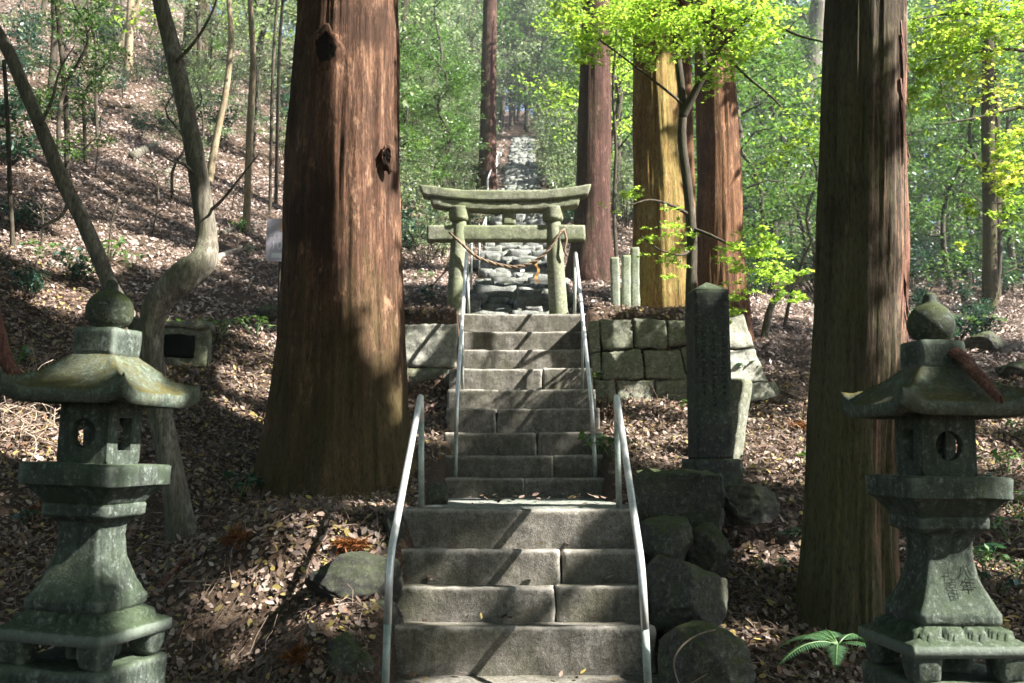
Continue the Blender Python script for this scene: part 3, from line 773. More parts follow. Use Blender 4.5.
def lintel(name, pxl, pxr, yb, yt, dep, rise, slant, seed, dy=0):
    xa, xb = P(pxl, 200, TY).x, P(pxr, 200, TY).x; w = xb - xa; cx = (xa + xb) / 2
    zb, zt = P(505, yb, TY).z, P(505, yt, TY).z
    def warp(q):
        t = q.x / (w / 2)
        zz = q.z / (zt - zb)
        up = rise * abs(t) ** 2.6
        return Vector((cx + q.x * (1 + slant * zz), TY + dy + q.y, zb + q.z + up))
    V, Fc = block(w, dep, zt - zb, 0.02, 0.012, seed, 0.04, 6, warp)
    tput(name, V, Fc, M['torii'])
lintel('under_lintel', 432, 578, 212.5, 203.5, 0.25, 0.075, 0.03, 12.0)
lintel('lintel', 423, 587, 203.3, 192.5, 0.31, 0.095, 0.05, 15.0)
# straw rope with paper streamers
pts = spline([P(449, 232, TY - 0.17), P(461, 243, TY - 0.19), P(477, 257, TY - 0.17), P(497, 264.5, TY - 0.16), P(516, 267, TY - 0.16), P(534, 262, TY - 0.17), P(549, 249, TY - 0.19), P(560, 233, TY - 0.19), P(565, 229, TY - 0.1)], 60)
rope = thing('straw_rope', 'twisted brown straw rope slung between the torii pillars', 'rope', pts[30]); rinv = Vector(rope.location)
strands = []
for k in range(3):
    q = []
    for i, p in enumerate(pts):
        a = i * 0.75 + k * 2.094
        thick = 0.008 + 0.007 * math.sin(i / 60 * math.pi)
        q.append(p - rinv + Vector((0, math.cos(a), math.sin(a))) * thick)
    strands.append(tube(q, [0.011 + 0.006 * math.sin(i / 60 * math.pi) for i in range(61)], 8))
V, Fc = merge(strands); mesh('rope_body', V, Fc, M['rope'], rope)
V, Fc = tube([p - rinv for p in spline([P(564, 230, TY - .12), P(566.5, 240, TY - .15), P(564.5, 250, TY - .15), P(567, 256, TY - .14)], 16)], 0.017, 8); mesh('rope_tail', V, Fc, M['rope'], rope)
def streamer(name, px, py0, py1, mat, w):
    a, b = P(px, py0, TY - 0.16), P(px, py1, TY - 0.17)
    V, Fc = [], []
    for i in range(7):
        p = a.lerp(b, i / 6); off = (0.035 if (i // 2) % 2 else 0.0)
        for sx in (-1, 1): V.append(p - rinv + Vector((sx * w + off, -0.01 * (i % 2), 0)))
    for i in range(6): Fc.append((2 * i, 2 * i + 1, 2 * i + 3, 2 * i + 2))
    o = mesh(name, V, Fc, mat, rope, False); s_ = o.modifiers.new('t', 'SOLIDIFY'); s_.thickness = 0.004
streamer('paper_streamer', 520, 266, 277, M['paper'], 0.03)
streamer('straw_tassel', 536, 262, 283, M['orange'], 0.018)

# ------------------------------------------------------------------ retaining walls
def quad_stone(root, q, Y, depth, seed, mat, skew=0.0, back=0.0, name='wall_stone'):
    """q: four pixel corners TL, TR, BR, BL on the wall face"""
    tl, tr, br, bl = [P(a, b, Y) for a, b in q]
    w = max((tr - tl).length, (br - bl).length); h = max((tl - bl).length, (tr - br).length)
    inv = Vector(root.location)
    cx = (tl.x + tr.x + br.x + bl.x) / 4
    def warp(v):
        u = v.x / w + 0.5; t = v.z / h
        p = (bl * (1 - u) + br * u) * (1 - t) + (tl * (1 - u) + tr * u) * t
        return Vector((p.x, Y + depth / 2 + v.y + skew * (p.x - cx) + back * (p.z - bl.z), p.z)) - inv
    V, Fc = block(w, depth, h, 0.016, 0.03, seed, 0.03, 5.0, warp, 1.3)
    return mesh(name, V, Fc, mat, root)
WY = 12.42
wr = thing('stone_wall', 'mossy dry-stone retaining wall right of the upper steps', 'wall', (1.9, WY, 2.2), 0, 'dry-stone retaining walls')
def W(x, y): return (580 + x / 5.692, 300 + y / 5.692)
for k, q in enumerate([
    (W(50, 130), W(108, 118), W(116, 290), W(60, 300)),
    (W(114, 112), W(300, 108), W(304, 268), W(122, 290)),
    (W(310, 108), W(492, 110), W(494, 280), W(316, 268)),
    (W(498, 112), W(640, 112), W(640, 245), W(502, 262)),
    (W(66, 305), W(116, 298), W(118, 445), W(70, 450)),
    (W(122, 296), W(346, 274), W(364, 445), W(124, 452)),
    (W(354, 284), W(566, 284), W(612, 448), W(372, 450)),
    (W(576, 272), W(700, 250), W(720, 440), W(622, 446)),
    (W(75, 452), W(200, 460), W(204, 600), W(80, 600)),
    (W(210, 460), W(424, 455), W(422, 600), W(212, 600)),
    (W(430, 458), W(640, 452), W(640, 600), W(428, 600)),
    (W(646, 452), W(760, 446), W(770, 600), W(648, 600)),
    (W(645, 112), W(770, 100), W(775, 245), W(650, 243)),
    (W(705, 250), W(775, 250), W(790, 440), W(726, 440)),
]):
    quad_stone(wr, q, WY, 0.42, 5.3 * k + 1, M['wall'])
cw = thing('stone_wall', 'pale leaning corner stones ending the wall behind the stele', 'wall', (2.8, WY, 2.2), 0, 'dry-stone retaining walls')
for k, q in enumerate([((706, 321), (745, 313.5), (757, 347), (712, 350)), ((712, 351), (757, 348), (771, 381), (720, 384)), ((720, 385), (771, 382), (781, 396), (726, 407))]):
    quad_stone(cw, q, 12.2, 0.5, 3.3 * k + 70, M['wall_pale'], skew=0.32, back=0.12, name='corner_stone')
q = quad_stone(cw, ((756, 384), (778, 382), (782, 402), (762, 406)), 12.5, 0.3, 91, M['wall'], skew=0.3, name='corner_stone')
wl = thing('stone_wall', 'single-course stone wall between the cedar and the upper steps', 'wall', (-1.1, WY, 2.2), 0, 'dry-stone retaining walls')
for k, q in enumerate([((372, 326), (399, 325), (399, 368), (374, 368)), ((400, 325), (457, 323), (456, 368), (401, 366)), ((401, 368), (456, 369), (456, 405), (401, 405))]):
    quad_stone(wl, q, WY + 0.05, 0.45, 4.1 * k + 30, M['wall'] if k != 1 else M['wall_pale'])

# ------------------------------------------------------------------ stele and other cut stones
SY = 9.45
sx = P(710.5, 460, SY).x
st = thing('stone_stele', 'tall dark square stone pillar with columns of worn engraving', 'stele', (sx, SY, 1.15), R(7))
zb, zt = P(710, 459, SY).z - 1.15, P(706, 292, SY).z - 1.15
V, Fc = block(0.47, 0.42, 0.52, 0.018, 0.008, 2.0, 0.04); mesh('plinth', [v + Vector((0.01, 0, zb - 0.52)) for v in V], Fc, M['stele'], st)
def swarp(q): 
    f = 1 - 0.02 * q.z
    return Vector((q.x * f, q.y * f, q.z + zb))
V, Fc = block(0.345, 0.31, zt - zb, 0.005, 0.003, 7.0, 0.035, 8, swarp, 0.5)
shaft = mesh('shaft', V, Fc, M['stele'], st)
V, Fc = square_lathe([(0.1635, 0), (0.1635, 0.003), (0.11, 0.036), (0.06, 0.066), (0.02, 0.088), (0.004, 0.097)], 0.0015, 8, 1, 0.001)
mesh('cap', [Vector((v.x, v.y * 0.92, v.z + zt - 0.003)) for v in V], Fc, M['stele'], shaft, False)
zs0 = P(710, 335, SY).z - 1.15
g2 = random.Random(5)
for col, (cxp, n, top) in enumerate(((-0.095, 11, 0.0), (0.0, 13, 0.0), (0.095, 11, 0.0))):
    parts = []
    for i in range(n):
        zc = zs0 - i * 0.056; s_ = 0.021
        for k in range(g2.randint(4, 6)):
            if k % 2: a = (g2.uniform(-s_, 0), g2.uniform(-s_, s_)); b = (a[0] + g2.uniform(.6, 1.8) * s_, a[1] + g2.uniform(-.004, .006))
            else: a = (g2.uniform(-s_, s_), g2.uniform(0, s_)); b = (a[0] + g2.uniform(-.008, .008), a[1] - g2.uniform(.7, 1.9) * s_)
            d = Vector((b[0] - a[0], 0, b[1] - a[1])).normalized(); pr = Vector((d.z, 0, -d.x)) * 0.0032
            A = Vector((cxp + a[0], -0.158, zc + a[1])); B = Vector((cxp + b[0], -0.158, zc + b[1]))
            parts.append(([A + pr, A - pr, B - pr, B + pr], [(0, 1, 2, 3)]))
    V, Fc = merge(parts)
    V = [Vector((v.x, -(0.155 * (1 - 0.02 * (v.z - zb)) + 0.004), v.z)) for v in V]
    mesh('inscription', V, Fc, M['engrave_dim'], shaft, False)
def cut_stone(name, label, cat, base, size, rz, mat, seed, tilt=(0, 0), group=None, r=0.02, amp=0.01):
    V, Fc = block(*size, r, amp, seed, 0.04)
    o = mesh(name, V, Fc, mat); o.location = base; o.rotation_euler = (tilt[0], tilt[1], rz)
    return tag(o, label, cat, group)
q = ground_at(738, 452)
cut_stone('stone_post', 'pale slanting cut stone standing just behind the dark stele', 'stone post', (P(727, 450, 10.6).x, 10.6, Tf(2.3, 10.6) - 0.1), (0.17, 0.24, 0.98), R(40), M['wall'], 17.0, (0.1, 0.12))
for (pxl, pxr, yt, lb) in ((611, 619.5, 258, 'shortest of three stone fence posts beside the golden cedar'), (621, 629, 256, 'middle one of three stone fence posts beside the golden cedar'), (630, 638.5, 248, 'tallest of three stone fence posts, touching the golden cedar')):
    Yp = 13.6 + 0.15 * (pxl - 611) / 10
    a = P((pxl + pxr) / 2, yt, Yp)
    cut_stone('stone_post', lb, 'stone post', (a.x, Yp, 3.40), (0.125, 0.16, a.z - 3.40), R(rnd.uniform(-6, 10)), M['post_stone'], pxl, (0.02, rnd.uniform(-.02, .02)), 'row of stone fence posts', 0.015, 0.008)
# stone block with a dark front panel on the left slope
gp = ground_at(190, 360)
bx = thing('stone_block', 'low mossy stone block with a dark front, right of the bent tree', 'stone block', (P(187, 360, gp.y).x, gp.y, gp.z - 0.15), R(14))
k = PXM(gp.y) * 0.88
V, Fc = block(50 * k, 0.5, 32 * k + 0.15, 0.03, 0.03, 9.0, 0.04); mesh('body', V, Fc, M['wall'], bx)
V, Fc = block(33 * k, 0.06, 26 * k, 0.02, 0.012, 3.0, 0.05); mesh('hollow', [v + Vector((-7 * k, -0.255, 0.13)) for v in V], Fc, M['dark'], bx)  # dark panel set on the front face; the block is solid
V, Fc = block(55 * k, 0.6, 8 * k, 0.03, 0.03, 3.0, 0.04); mesh('cap_stone', [v + Vector((0, 0, 32 * k + 0.14)) for v in V], Fc, M['wall'], bx)

# ------------------------------------------------------------------ boulders
def boulder(name, label, c, size, seed, rz=0.0, mat=None, facet=0.0, sub=5):
    bm = bmesh.new(); bmesh.ops.create_icosphere(bm, subdivisions=sub, radius=1.0)
    g = random.Random(seed); planes = []
    for i in range(14):
        n = Vector((g.gauss(0, 1), g.gauss(0, 1), g.gauss(0, 0.9))).normalized(); planes.append((n, g.uniform(0.60, 0.88)))
    for v in bm.verts:
        p = v.co.copy()
        for n, d in planes:
            e = p.dot(n) - d
            if e > 0: p -= n * e * 0.97
        p += v.co * 0.12 * fbm(v.co, 1.6, seed, 3) + v.co * 0.09 * fbm(v.co, 5, seed + 3, 5)
        v.co = Vector((p.x * size[0], p.y * size[1], p.z * size[2]))
    me = bpy.data.meshes.new(name); bm.to_mesh(me); bm.free()
    o = link(name, me, mat or M['rock']); o.location = c; o.rotation_euler = (0, 0, rz)
    return tag(o, label, 'boulder')
def boulder_px(label, px, py, Y, wpx, hpx, dep, seed, rz=0.0, **kw):
    c = P(px, py, Y); k = PXM(Y) * 1.22
    return boulder('boulder', label, c, (wpx / 2 * k, dep, hpx / 2 * k), seed, rz, **kw)
V, Fc = block(0.70, 0.55, 0.60, 0.035, 0.055, 21.0, 0.03, 4.0, None, 1.2)
o = mesh('boulder', V, Fc, M['rock']); o.location = (P(678, 500, 8.15).x, 8.25, P(678, 472, 8.15).z - 0.60); o.rotation_euler = (0, 0.03, R(-4))
tag(o, 'flat-topped dark boulder with a moss fringe in front of the stele', 'boulder')
boulder_px('small mossy boulder squeezed beside the top of the lower steps', 668, 540, 7.62, 52, 50, 0.26, 5, 0.3)
boulder_px('big angular dark boulder halfway down beside the right handrail', 684, 601, 7.05, 74, 84, 0.32, 8, 0.2)
boulder_px('rounded boulder at the foot of the right handrail with a vine over it', 703, 668, 6.5, 82, 72, 0.33, 13, 0.5)
boulder_px('dark boulder wedged behind the big angular one', 709, 553, 7.75, 46, 52, 0.25, 15, 0.1)
boulder_px('low mossy hump of stone right of the flat-topped boulder', 742, 505, 8.6, 56, 40, 0.35, 18, 0.2)
boulder_px('overhanging dark boulder left of the lower steps', 356, 584, 6.95, 92, 54, 0.36, 23, 0.2, mat=M['rock_bare'])
boulder_px('small dark stone wedged between the left handrail and the top lower step', 394, 533, 7.45, 22, 34, 0.16, 24, 0.3, mat=M['rock_bare'])
boulder_px('mossy green boulder low beside the left handrail with fern', 346, 664, 6.25, 60, 52, 0.28, 29, 0.4)
boulder_px('dark stone under the overhanging boulder', 366, 622, 6.75, 70, 38, 0.3, 37, 0.0, mat=M['rock_bare'])
boulder_px('small grey stone half buried left of the landing', 437, 497, 8.6, 22, 24, 0.14, 44, 0.0)
boulder_px('round mossy stone half hidden behind the great red cedar', 272, 313, ground_at(272, 318).y, 26, 16, 0.25, 51, 0.0)
for i, (px, py, w, h, lb) in enumerate(((985, 345, 34, 24, 'rounded grey stone on the slope above the inscribed lantern'), (1012, 372, 30, 20, 'grey stone at the edge of the path above the lantern roof'), (968, 322, 26, 16, 'small stone beside the twin slender trunks'))):
    boulder_px(lb, px, py, ground_at(px, py + h * .3).y, w, h, 0.3, 60 + i)
# pale vine arching over the boulder
pts = spline([P(745, 629, 6.7), P(722, 629, 6.45), P(700, 634, 6.25), P(683, 645, 6.12), P(674, 660, 6.1), P(676, 676, 6.08), P(682, 690, 6.05)], 40)
V, Fc = tube(pts, [0.006 - 0.003 * abs(i / 40 - .5) for i in range(41)], 8)
tag(mesh('vine', V, Fc, M['twig']), 'thin pale vine arching over the rounded boulder', 'vine')

# ------------------------------------------------------------------ ground look-up including the humus lumps
def Zi(x, y):
    x = np.asarray(x, float); y = np.asarray(y, float)
    i = np.clip(np.searchsorted(gx, x) - 1, 0, nx_ - 2); j = np.clip(np.searchsorted(gy, y) - 1, 0, ny_ - 2)
    fx = (x - gx[i]) / (gx[i + 1] - gx[i]); fy = (y - gy[j]) / (gy[j + 1] - gy[j])
    return (Z[j, i] * (1 - fx) + Z[j, i + 1] * fx) * (1 - fy) + (Z[j + 1, i] * (1 - fx) + Z[j + 1, i + 1] * fx) * fy
def Zf(x, y): return float(Zi(np.array([x]), np.array([y]))[0])

# ------------------------------------------------------------------ stone path up the hill
PV, PF = [], []
y = 14.45; row = 0
g3 = random.Random(3)
while y < 64:
    d = 0.36 + 0.05 * g3.random() + 0.004 * (y - 14)
    xc = 0.05 + 0.012 * (y - 14) + 0.02 * g3.gauss(0, 1)
    wd = 1.42 - 0.007 * (y - 14) + 0.2 * g3.gauss(0, 1); x = xc - wd / 2
    while x < xc + wd / 2 - 0.1:
        w = min(g3.choice((0.18, 0.26, 0.34, 0.46, 0.62)) * g3.uniform(0.8, 1.2), xc + wd / 2 - x + 0.1)
        hh = g3.uniform(0.11, 0.24)
        V, Fc = block(w * g3.uniform(0.86, 1.0), d * g3.uniform(0.7, 1.25), hh, 0.012, 0.05, g3.random() * 90, 0.075 if y < 26 else 0.16, 4.0, None, 1.2)
        ca, sa = math.cos(0.12 * g3.gauss(0, 1)), 0.10 * g3.gauss(0, 1)
        zz = float(T(xc + 1.0, y)) - hh * 0.35 + g3.uniform(-0.02, 0.03); o = len(PV)
        yy = y + g3.uniform(-0.13, 0.13)
        PV += [(x + w / 2 + v.x * ca - v.y * sa, yy + v.x * sa + v.y * ca, zz + v.z) for v in V]; PF += [tuple(i + o for i in q) for q in Fc]
        x += w
    y += d; row += 1
tag(mesh('stone_path', PV, PF, M['path_stone']), 'path of rough grey stones climbing the hill behind the torii', None, None, 'structure')
def far_rail(label, pts_xy, h, r, mat):
    root = thing('path_handrail', label, 'handrail', (pts_xy[0][0], pts_xy[0][1], Zf(*pts_xy[0])), 0, 'thin handrails along the stone path')
    inv = Vector(root.location); tops = []
    for (x, y) in pts_xy:
        z = Zf(x, y); tops.append(Vector((x, y, z + h)) - inv)
        V, Fc = tube([Vector((x, y, z - .1)) - inv, Vector((x, y, z + h * .5)) - inv, Vector((x, y, z + h)) - inv], r, 8); mesh('post', V, Fc, mat, root)
    V, Fc = tube(tops, r, 8); mesh('rail', V, Fc, mat, root)
far_rail('thin green handrail left of the stone path just behind the torii', [(-0.78, 15.2), (-0.72, 17.4), (-0.66, 19.8), (-0.6, 22.4)], 0.82, 0.018, M['steel_post'])
far_rail('thin pale handrail higher up left of the stone path', [(-0.75, 30), (-0.7, 34), (-0.62, 38), (-0.5, 43)], 0.9, 0.03, M['steel'])
far_rail('thin pale handrail higher up right of the stone path', [(1.25, 27), (1.3, 31), (1.36, 35), (1.45, 40)], 0.9, 0.03, M['steel'])

# ------------------------------------------------------------------ canopy book-keeping
LIT = []          # (point, radius): places kept sunlit by leaving leaves out along the sun's ray
def lit(px, py, Y, r): LIT.append((np.array(P(px, py, Y)), r))
for a in ((372, 20, 9.5, .42), (385, 90, 9.5, .36), (375, 140, 9.5, .34), (345, 185, 9.45, .22), (388, 200, 9.6, .30), (380, 255, 9.5, .30), (392, 300, 9.6, .26), (385, 335, 9.6, .2), (312, 25, 9.5, .16), (340, 240, 9.4, .12), (398, 400, 9.7, .14),
          (480, 322, 13.2, .6), (525, 335, 13.0, .6), (525, 322, 13.2, .5), (565, 330, 13.2, .5), (520, 350, 12.6, .42), (480, 372, 12.2, .35), (540, 372, 12.2, .3), (500, 395, 11.8, .25), (470, 385, 12, .2),
          (455, 612, 6.9, .13), (555, 572, 7.1, .10), (600, 606, 6.9, .12), (430, 575, 7.1, .10), (520, 685, 6.3, .42), (530, 502, 9.0, .6), (610, 645, 6.6, .10),
          (835, 640, 5.7, .22), (142, 474, 5.1, .16), (153, 640, 5.05, .12), (155, 680, 5.05, .2), (128, 344, 5.15, .07), (160, 380, 5.0, .22), (90, 385, 5.0, .14), (125, 343, 5.05, .10),
          (965, 565, 4.85, .13), (985, 590, 4.85, .10), (950, 612, 4.8, .15), (1000, 620, 4.8, .14), (960, 660, 4.75, .12), (1005, 690, 4.75, .15), (870, 385, 5.0, .10), (890, 640, 4.8, .08),
          (655, 80, 13.6, .5), (650, 160, 13.6, .5), (655, 230, 13.6, .5), (650, 290, 13.6, .42), (690, 60, 13.8, .35), (690, 180, 13.8, .35), (690, 280, 13.8, .35),
          (715, 150, 15, .45), (715, 215, 15, .4), (725, 280, 15, .3), (700, 90, 15, .3),
          (893, 90, 7.3, .10), (896, 180, 7.3, .14), (893, 240, 7.3, .13), (897, 300, 7.3, .13), (890, 345, 7.3, .12), (870, 330, 7.2, .07), (893, 30, 7.3, .12),
          (745, 340, 12.1, .45), (760, 380, 12.0, .3), (742, 410, 10.5, .35), (706, 280, 9.4, .18), (620, 335, 12.3, .25), (650, 345, 12.3, .2), (640, 395, 12.3, .22), (680, 330, 12.3, .18),
          (425, 335, 12.3, .32), (410, 365, 12.2, .2), (500, 195, 14.1, .3), (440, 200, 14.1, .25), (560, 200, 14.1, .3), (455, 270, 14.1, .25), (555, 275, 14.1, .25), (500, 235, 14.1, .22),
          (395, 440, 7.3, .08), (408, 480, 7.0, .2), (398, 520, 6.6, .2), (630, 470, 7.2, .2), (628, 440, 7.4, .2), (462, 340, 12, .2), (585, 340, 12, .2)):
    lit(*a)
def litg(px, py, r):
    p = ground_at(px, py); LIT.append((np.array(p), r))
for a in ((35, 430, .55), (20, 465, .3), (230, 420, .35), (255, 385, .4), (225, 450, .22), (270, 345, .35), (120, 245, .9), (60, 255, .8), (200, 260, .4), (330, 620, .10), (250, 620, .12), (300, 530, .08), (380, 510, .25), (220, 590, .10), (150, 330, .4), (30, 330, .35), (60, 300, .4),
          (800, 420, .5), (775, 460, .35), (660, 435, .5), (690, 450, .25), (620, 420, .25), (790, 480, .2), (760, 445, .35), (960, 450, .35), (1000, 470, .35), (985, 520, .22), (1010, 420, .3), (940, 350, .4), (760, 560, .10), (740, 640, .12), (690, 640, .10), (830, 400, .2), (610, 400, .2), (395, 395, .25), (430, 440, .12), (810, 560, .10), (1000, 560, .2), (960, 300, .5), (1000, 330, .4)):
    litg(*a)
SD = np.array(SUN_DIR)
def sun_gap(c):
    """True where a leaf would stand between the sun and one of the lit places"""
    bad = np.zeros(len(c), bool)
    for p, r in zip(LP, LR):
        d = c - p; t = d @ SD
        q = d - t[:, None] * SD[None, :]
        bad |= (t > 0.6) & ((q ** 2).sum(1) < (r + 0.09) ** 2)
    return bad
def in_view(c):
    """points inside the photograph's frame (with a margin)"""
    y, z = c[:, 1], c[:, 2] - CAMZ
    d = y * math.cos(PITCH) + z * math.sin(PITCH); u = -y * math.sin(PITCH) + z * math.cos(PITCH)
    return (d > 0.1) & (np.abs(c[:, 0]) < 0.545 * d) & (np.abs(u) < 0.375 * d)

# ------------------------------------------------------------------ big trees
def straight_tree(name, label, cat, pts, widths, mat, top_h, seed, n=44, rows=110, amp=0.05, butt=0.25, kf=3.0, group=None, lump=0.03, sink=0.25, crown=None, bn=6):
    """pts: pixels of the trunk's axis from the base up, at one depth each; widths in pixels"""
    w = [P(a, b, Y) for a, b, Y in pts]
    base = w[0].copy(); base.z = Zf(base.x, base.y)
    root = thing(name, label, cat, base, 0, group)
    path = [Vector((base.x, base.y, base.z - sink))] + w[1:]
    rad = [0.5 * wd * PXM(Y) for wd, (a, b, Y) in zip(widths, pts)]
    d = (w[-1] - w[-2]).normalized()
    d = Vector((d.x * .6, d.y * .6, d.z)).normalized()
    up = path[-1]
    step = (top_h - up.z) / 3
    for k in range(1, 4):
        path.append(up + d * (step * k / d.z)); rad.append(rad[len(w) - 1] * (1 - 0.27 * k))
    V, Fc = trunk_mesh([p - base for p in path], rad, n, rows, amp, butt, bn, seed, kf, 0.3, lump)
    tr = mesh('trunk', V, Fc, mat, root)
    if crown:
        z0, z1, cr, nl = crown
        cl = []
        for k in range(nl):
            t = rnd.random(); zz = z0 + (z1 - z0) * t; rr = cr * (1 - 0.7 * t) * math.sqrt(rnd.random())
            a = rnd.uniform(0, 6.283)
            cl.append(Vector((up.x + rr * math.cos(a), up.y + rr * math.sin(a), zz)))
        CAN.append((root, cl, 0.65, 55, M['needle'], 0.17, base))
    return root, base, path, rad
CAN = []

cedarL, bL, pathL, _ = straight_tree('cedar_tree', 'massive red-barked cedar left of the steps with a dark knot hole', 'tree',
    [(337, 500, 10.0), (338, 430, 10.0), (340, 340, 10.0), (341.5, 250, 10.0), (343.5, 140, 10.0), (347, 40, 10.0), (348, -30, 10.0)],
    [148, 134, 125, 117, 112, 103, 100], M['cedar_red'], 20, 3.0, 180, 260, 0.055, 0.20, 3.2, None, 0.03, 0.3, (10, 19, 3.0, 60))
# knots on it
def knot(root, base, px, py, Y, rx, rz, mat, seed, depth=0.05):
    c = P(px, py, Y) - base
    def ring(f0, f1, hfun, nr=9, na=40):
        V, Fc = [], []
        for i in range(nr + 1):
            t = f0 + (f1 - f0) * i / nr
            for a in range(na):
                th = 2 * math.pi * a / na; cc, ss = math.cos(th), math.sin(th)
                q = 1 + 0.30 * nz(Vector((cc, ss, 0)), 1.9, seed) + 0.10 * nz(Vector((cc, ss, t)), 6, seed)
                V.append(c + Vector((rx * t * q * cc, hfun(t) + 0.010 * nz(Vector((cc * 4, ss * 4, t * 5)), 1, seed), rz * t * q * ss * (1.15 if ss < 0 else 1.0))))
        for i in range(nr):
            for a in range(na):
                b = (a + 1) % na; Fc.append((i * na + a, i * na + b, (i + 1) * na + b, (i + 1) * na + a))
        return V, Fc
    V, Fc = ring(0.42, 1.0, lambda t: -0.016 * math.sin((t - 0.42) / 0.58 * 3.14) + 0.05 * ((t - .42) / .58) ** 2)
    kn = mesh('knot', V, Fc, mat, root)
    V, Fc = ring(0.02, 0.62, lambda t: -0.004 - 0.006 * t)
    mesh('hollow', V, Fc, M['hole_shade'], kn)  # dark disc puts the shade inside the knot hole into colour
M['hole_shade'] = mat_plain('knot_hole_shade', (0.014, 0.010, 0.008), 0.95, 0.05, 0, 0.5, 30, 0.5)
knot(cedarL, bL, 325, 46, 9.455, .19, .25, M['cedar_red'], 1.0)
knot(cedarL, bL, 387, 156, 9.58, .07, .14, M['cedar_red'], 6.0)

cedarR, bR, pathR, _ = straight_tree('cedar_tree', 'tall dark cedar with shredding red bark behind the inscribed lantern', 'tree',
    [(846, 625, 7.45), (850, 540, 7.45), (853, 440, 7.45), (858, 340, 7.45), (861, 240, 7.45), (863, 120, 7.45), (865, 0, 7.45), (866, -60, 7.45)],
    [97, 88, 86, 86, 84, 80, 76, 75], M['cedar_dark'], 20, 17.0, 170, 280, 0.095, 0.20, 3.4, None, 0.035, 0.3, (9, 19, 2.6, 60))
# shreds of bark hanging on its right side
for i in range(26):
    py = rnd.uniform(10, 400); px = 862 + 38 * rnd.uniform(0.75, 1.0); 
    th = rnd.uniform(-0.75, 0.25)
    r_ = 42 * PXM(7.45)
    cx = P(860, py, 7.45)
    L = rnd.uniform(0.18, 0.5)
    V, Fc = [], []
    for k in range(9):
        t = k / 8
        for s_ in (-1, 0, 1):
            w = 0.016 * (1 - 0.6 * t) * s_
            a = th + w / r_
            off = 0.004 + 0.035 * t ** 2 + 0.01 * nz(Vector((i, k * .4, s_)), 1)
            V.append(Vector((cx.x + (r_ + off) * math.cos(a), cx.y + (r_ + off) * math.sin(a), cx.z - L * t)) - bR)
    for k in range(8):
        for j in range(2): Fc.append((k * 3 + j, k * 3 + j + 1, k * 3 + j + 4, k * 3 + j + 3))
    mesh('bark_shred', V, Fc, M['bark_strip'], cedarR)

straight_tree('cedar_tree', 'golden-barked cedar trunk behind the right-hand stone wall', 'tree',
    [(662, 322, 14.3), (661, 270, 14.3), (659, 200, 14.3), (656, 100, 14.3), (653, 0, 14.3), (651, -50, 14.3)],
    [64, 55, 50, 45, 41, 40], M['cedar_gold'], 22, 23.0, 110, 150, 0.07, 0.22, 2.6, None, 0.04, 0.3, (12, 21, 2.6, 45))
straight_tree('cedar_tree', 'slim pink-barked cedar pressed against the golden one', 'tree',
    [(688, 320, 14.8), (686, 240, 14.8), (684, 120, 14.8), (681, 0, 14.8), (680, -50, 14.8)],
    [24, 20, 18, 17, 16], M['cedar_rust'], 20, 29.0, 36, 100, 0.08, 0.15, 3.0, None, 0.05, 0.3, (12, 19, 2.0, 20))
straight_tree('cedar_tree', 'rust-coloured cedar trunk half covered by maple leaves', 'tree',
    [(722, 315, 15.4), (720, 260, 15.4), (719, 180, 15.4), (716, 90, 15.4), (714, 0, 15.4), (713, -50, 15.4)],
    [58, 48, 44, 40, 37, 36], M['cedar_rust'], 22, 37.0, 104, 140, 0.07, 0.2, 2.8, None, 0.05, 0.3, (12, 21, 2.6, 40))
yD = 19.3
straight_tree('cedar_tree', 'dark brown cedar trunk behind the right end of the torii', 'tree',
    [(590, 278, yD), (592, 230, yD), (594, 150, yD), (595, 60, yD), (596, -20, yD)],
    [52, 38, 35, 31, 28], M['cedar_far'], 24, 43.0, 44, 90, 0.07, 0.3, 3.0, None, 0.04, 0.3, (13, 23, 2.8, 40))
straight_tree('cedar_tree', 'straight slender red trunk rising behind the torii lintel', 'tree',
    [(487, 192, 33.0), (488, 130, 33.0), (489, 60, 33.0), (490, -10, 33.0)],
    [20, 17, 15.5, 14], M['cedar_far'], 34, 47.0, 28, 60, 0.05, 0.2, 3.0, None, 0.03, 0.3, (20, 33, 3.0, 40))
gp = ground_at(197, 78)
straight_tree('cedar_tree', 'dark mossy trunk high on the left slope', 'tree',
    [(196, 82, gp.y), (197, 30, gp.y), (199, -30, gp.y)], [34, 26, 22], M['cedar_moss'], gp.z + 16, 53.0, 28, 50, 0.06, 0.3)

def tw(root, base, pts, w0, w1, mat, name='limb', n=8, rows=24):
    q = spline([P(*a) - base for a in pts], rows)
    V, Fc = tube(q, [PXM(pts[0][2]) / 2 * (w0 + (w1 - w0) * i / rows) * (1 + 0.08 * nz(Vector((i * .5, w0, 0)), 1)) for i in range(rows + 1)], n)
    return mesh(name, V, Fc, mat, root)
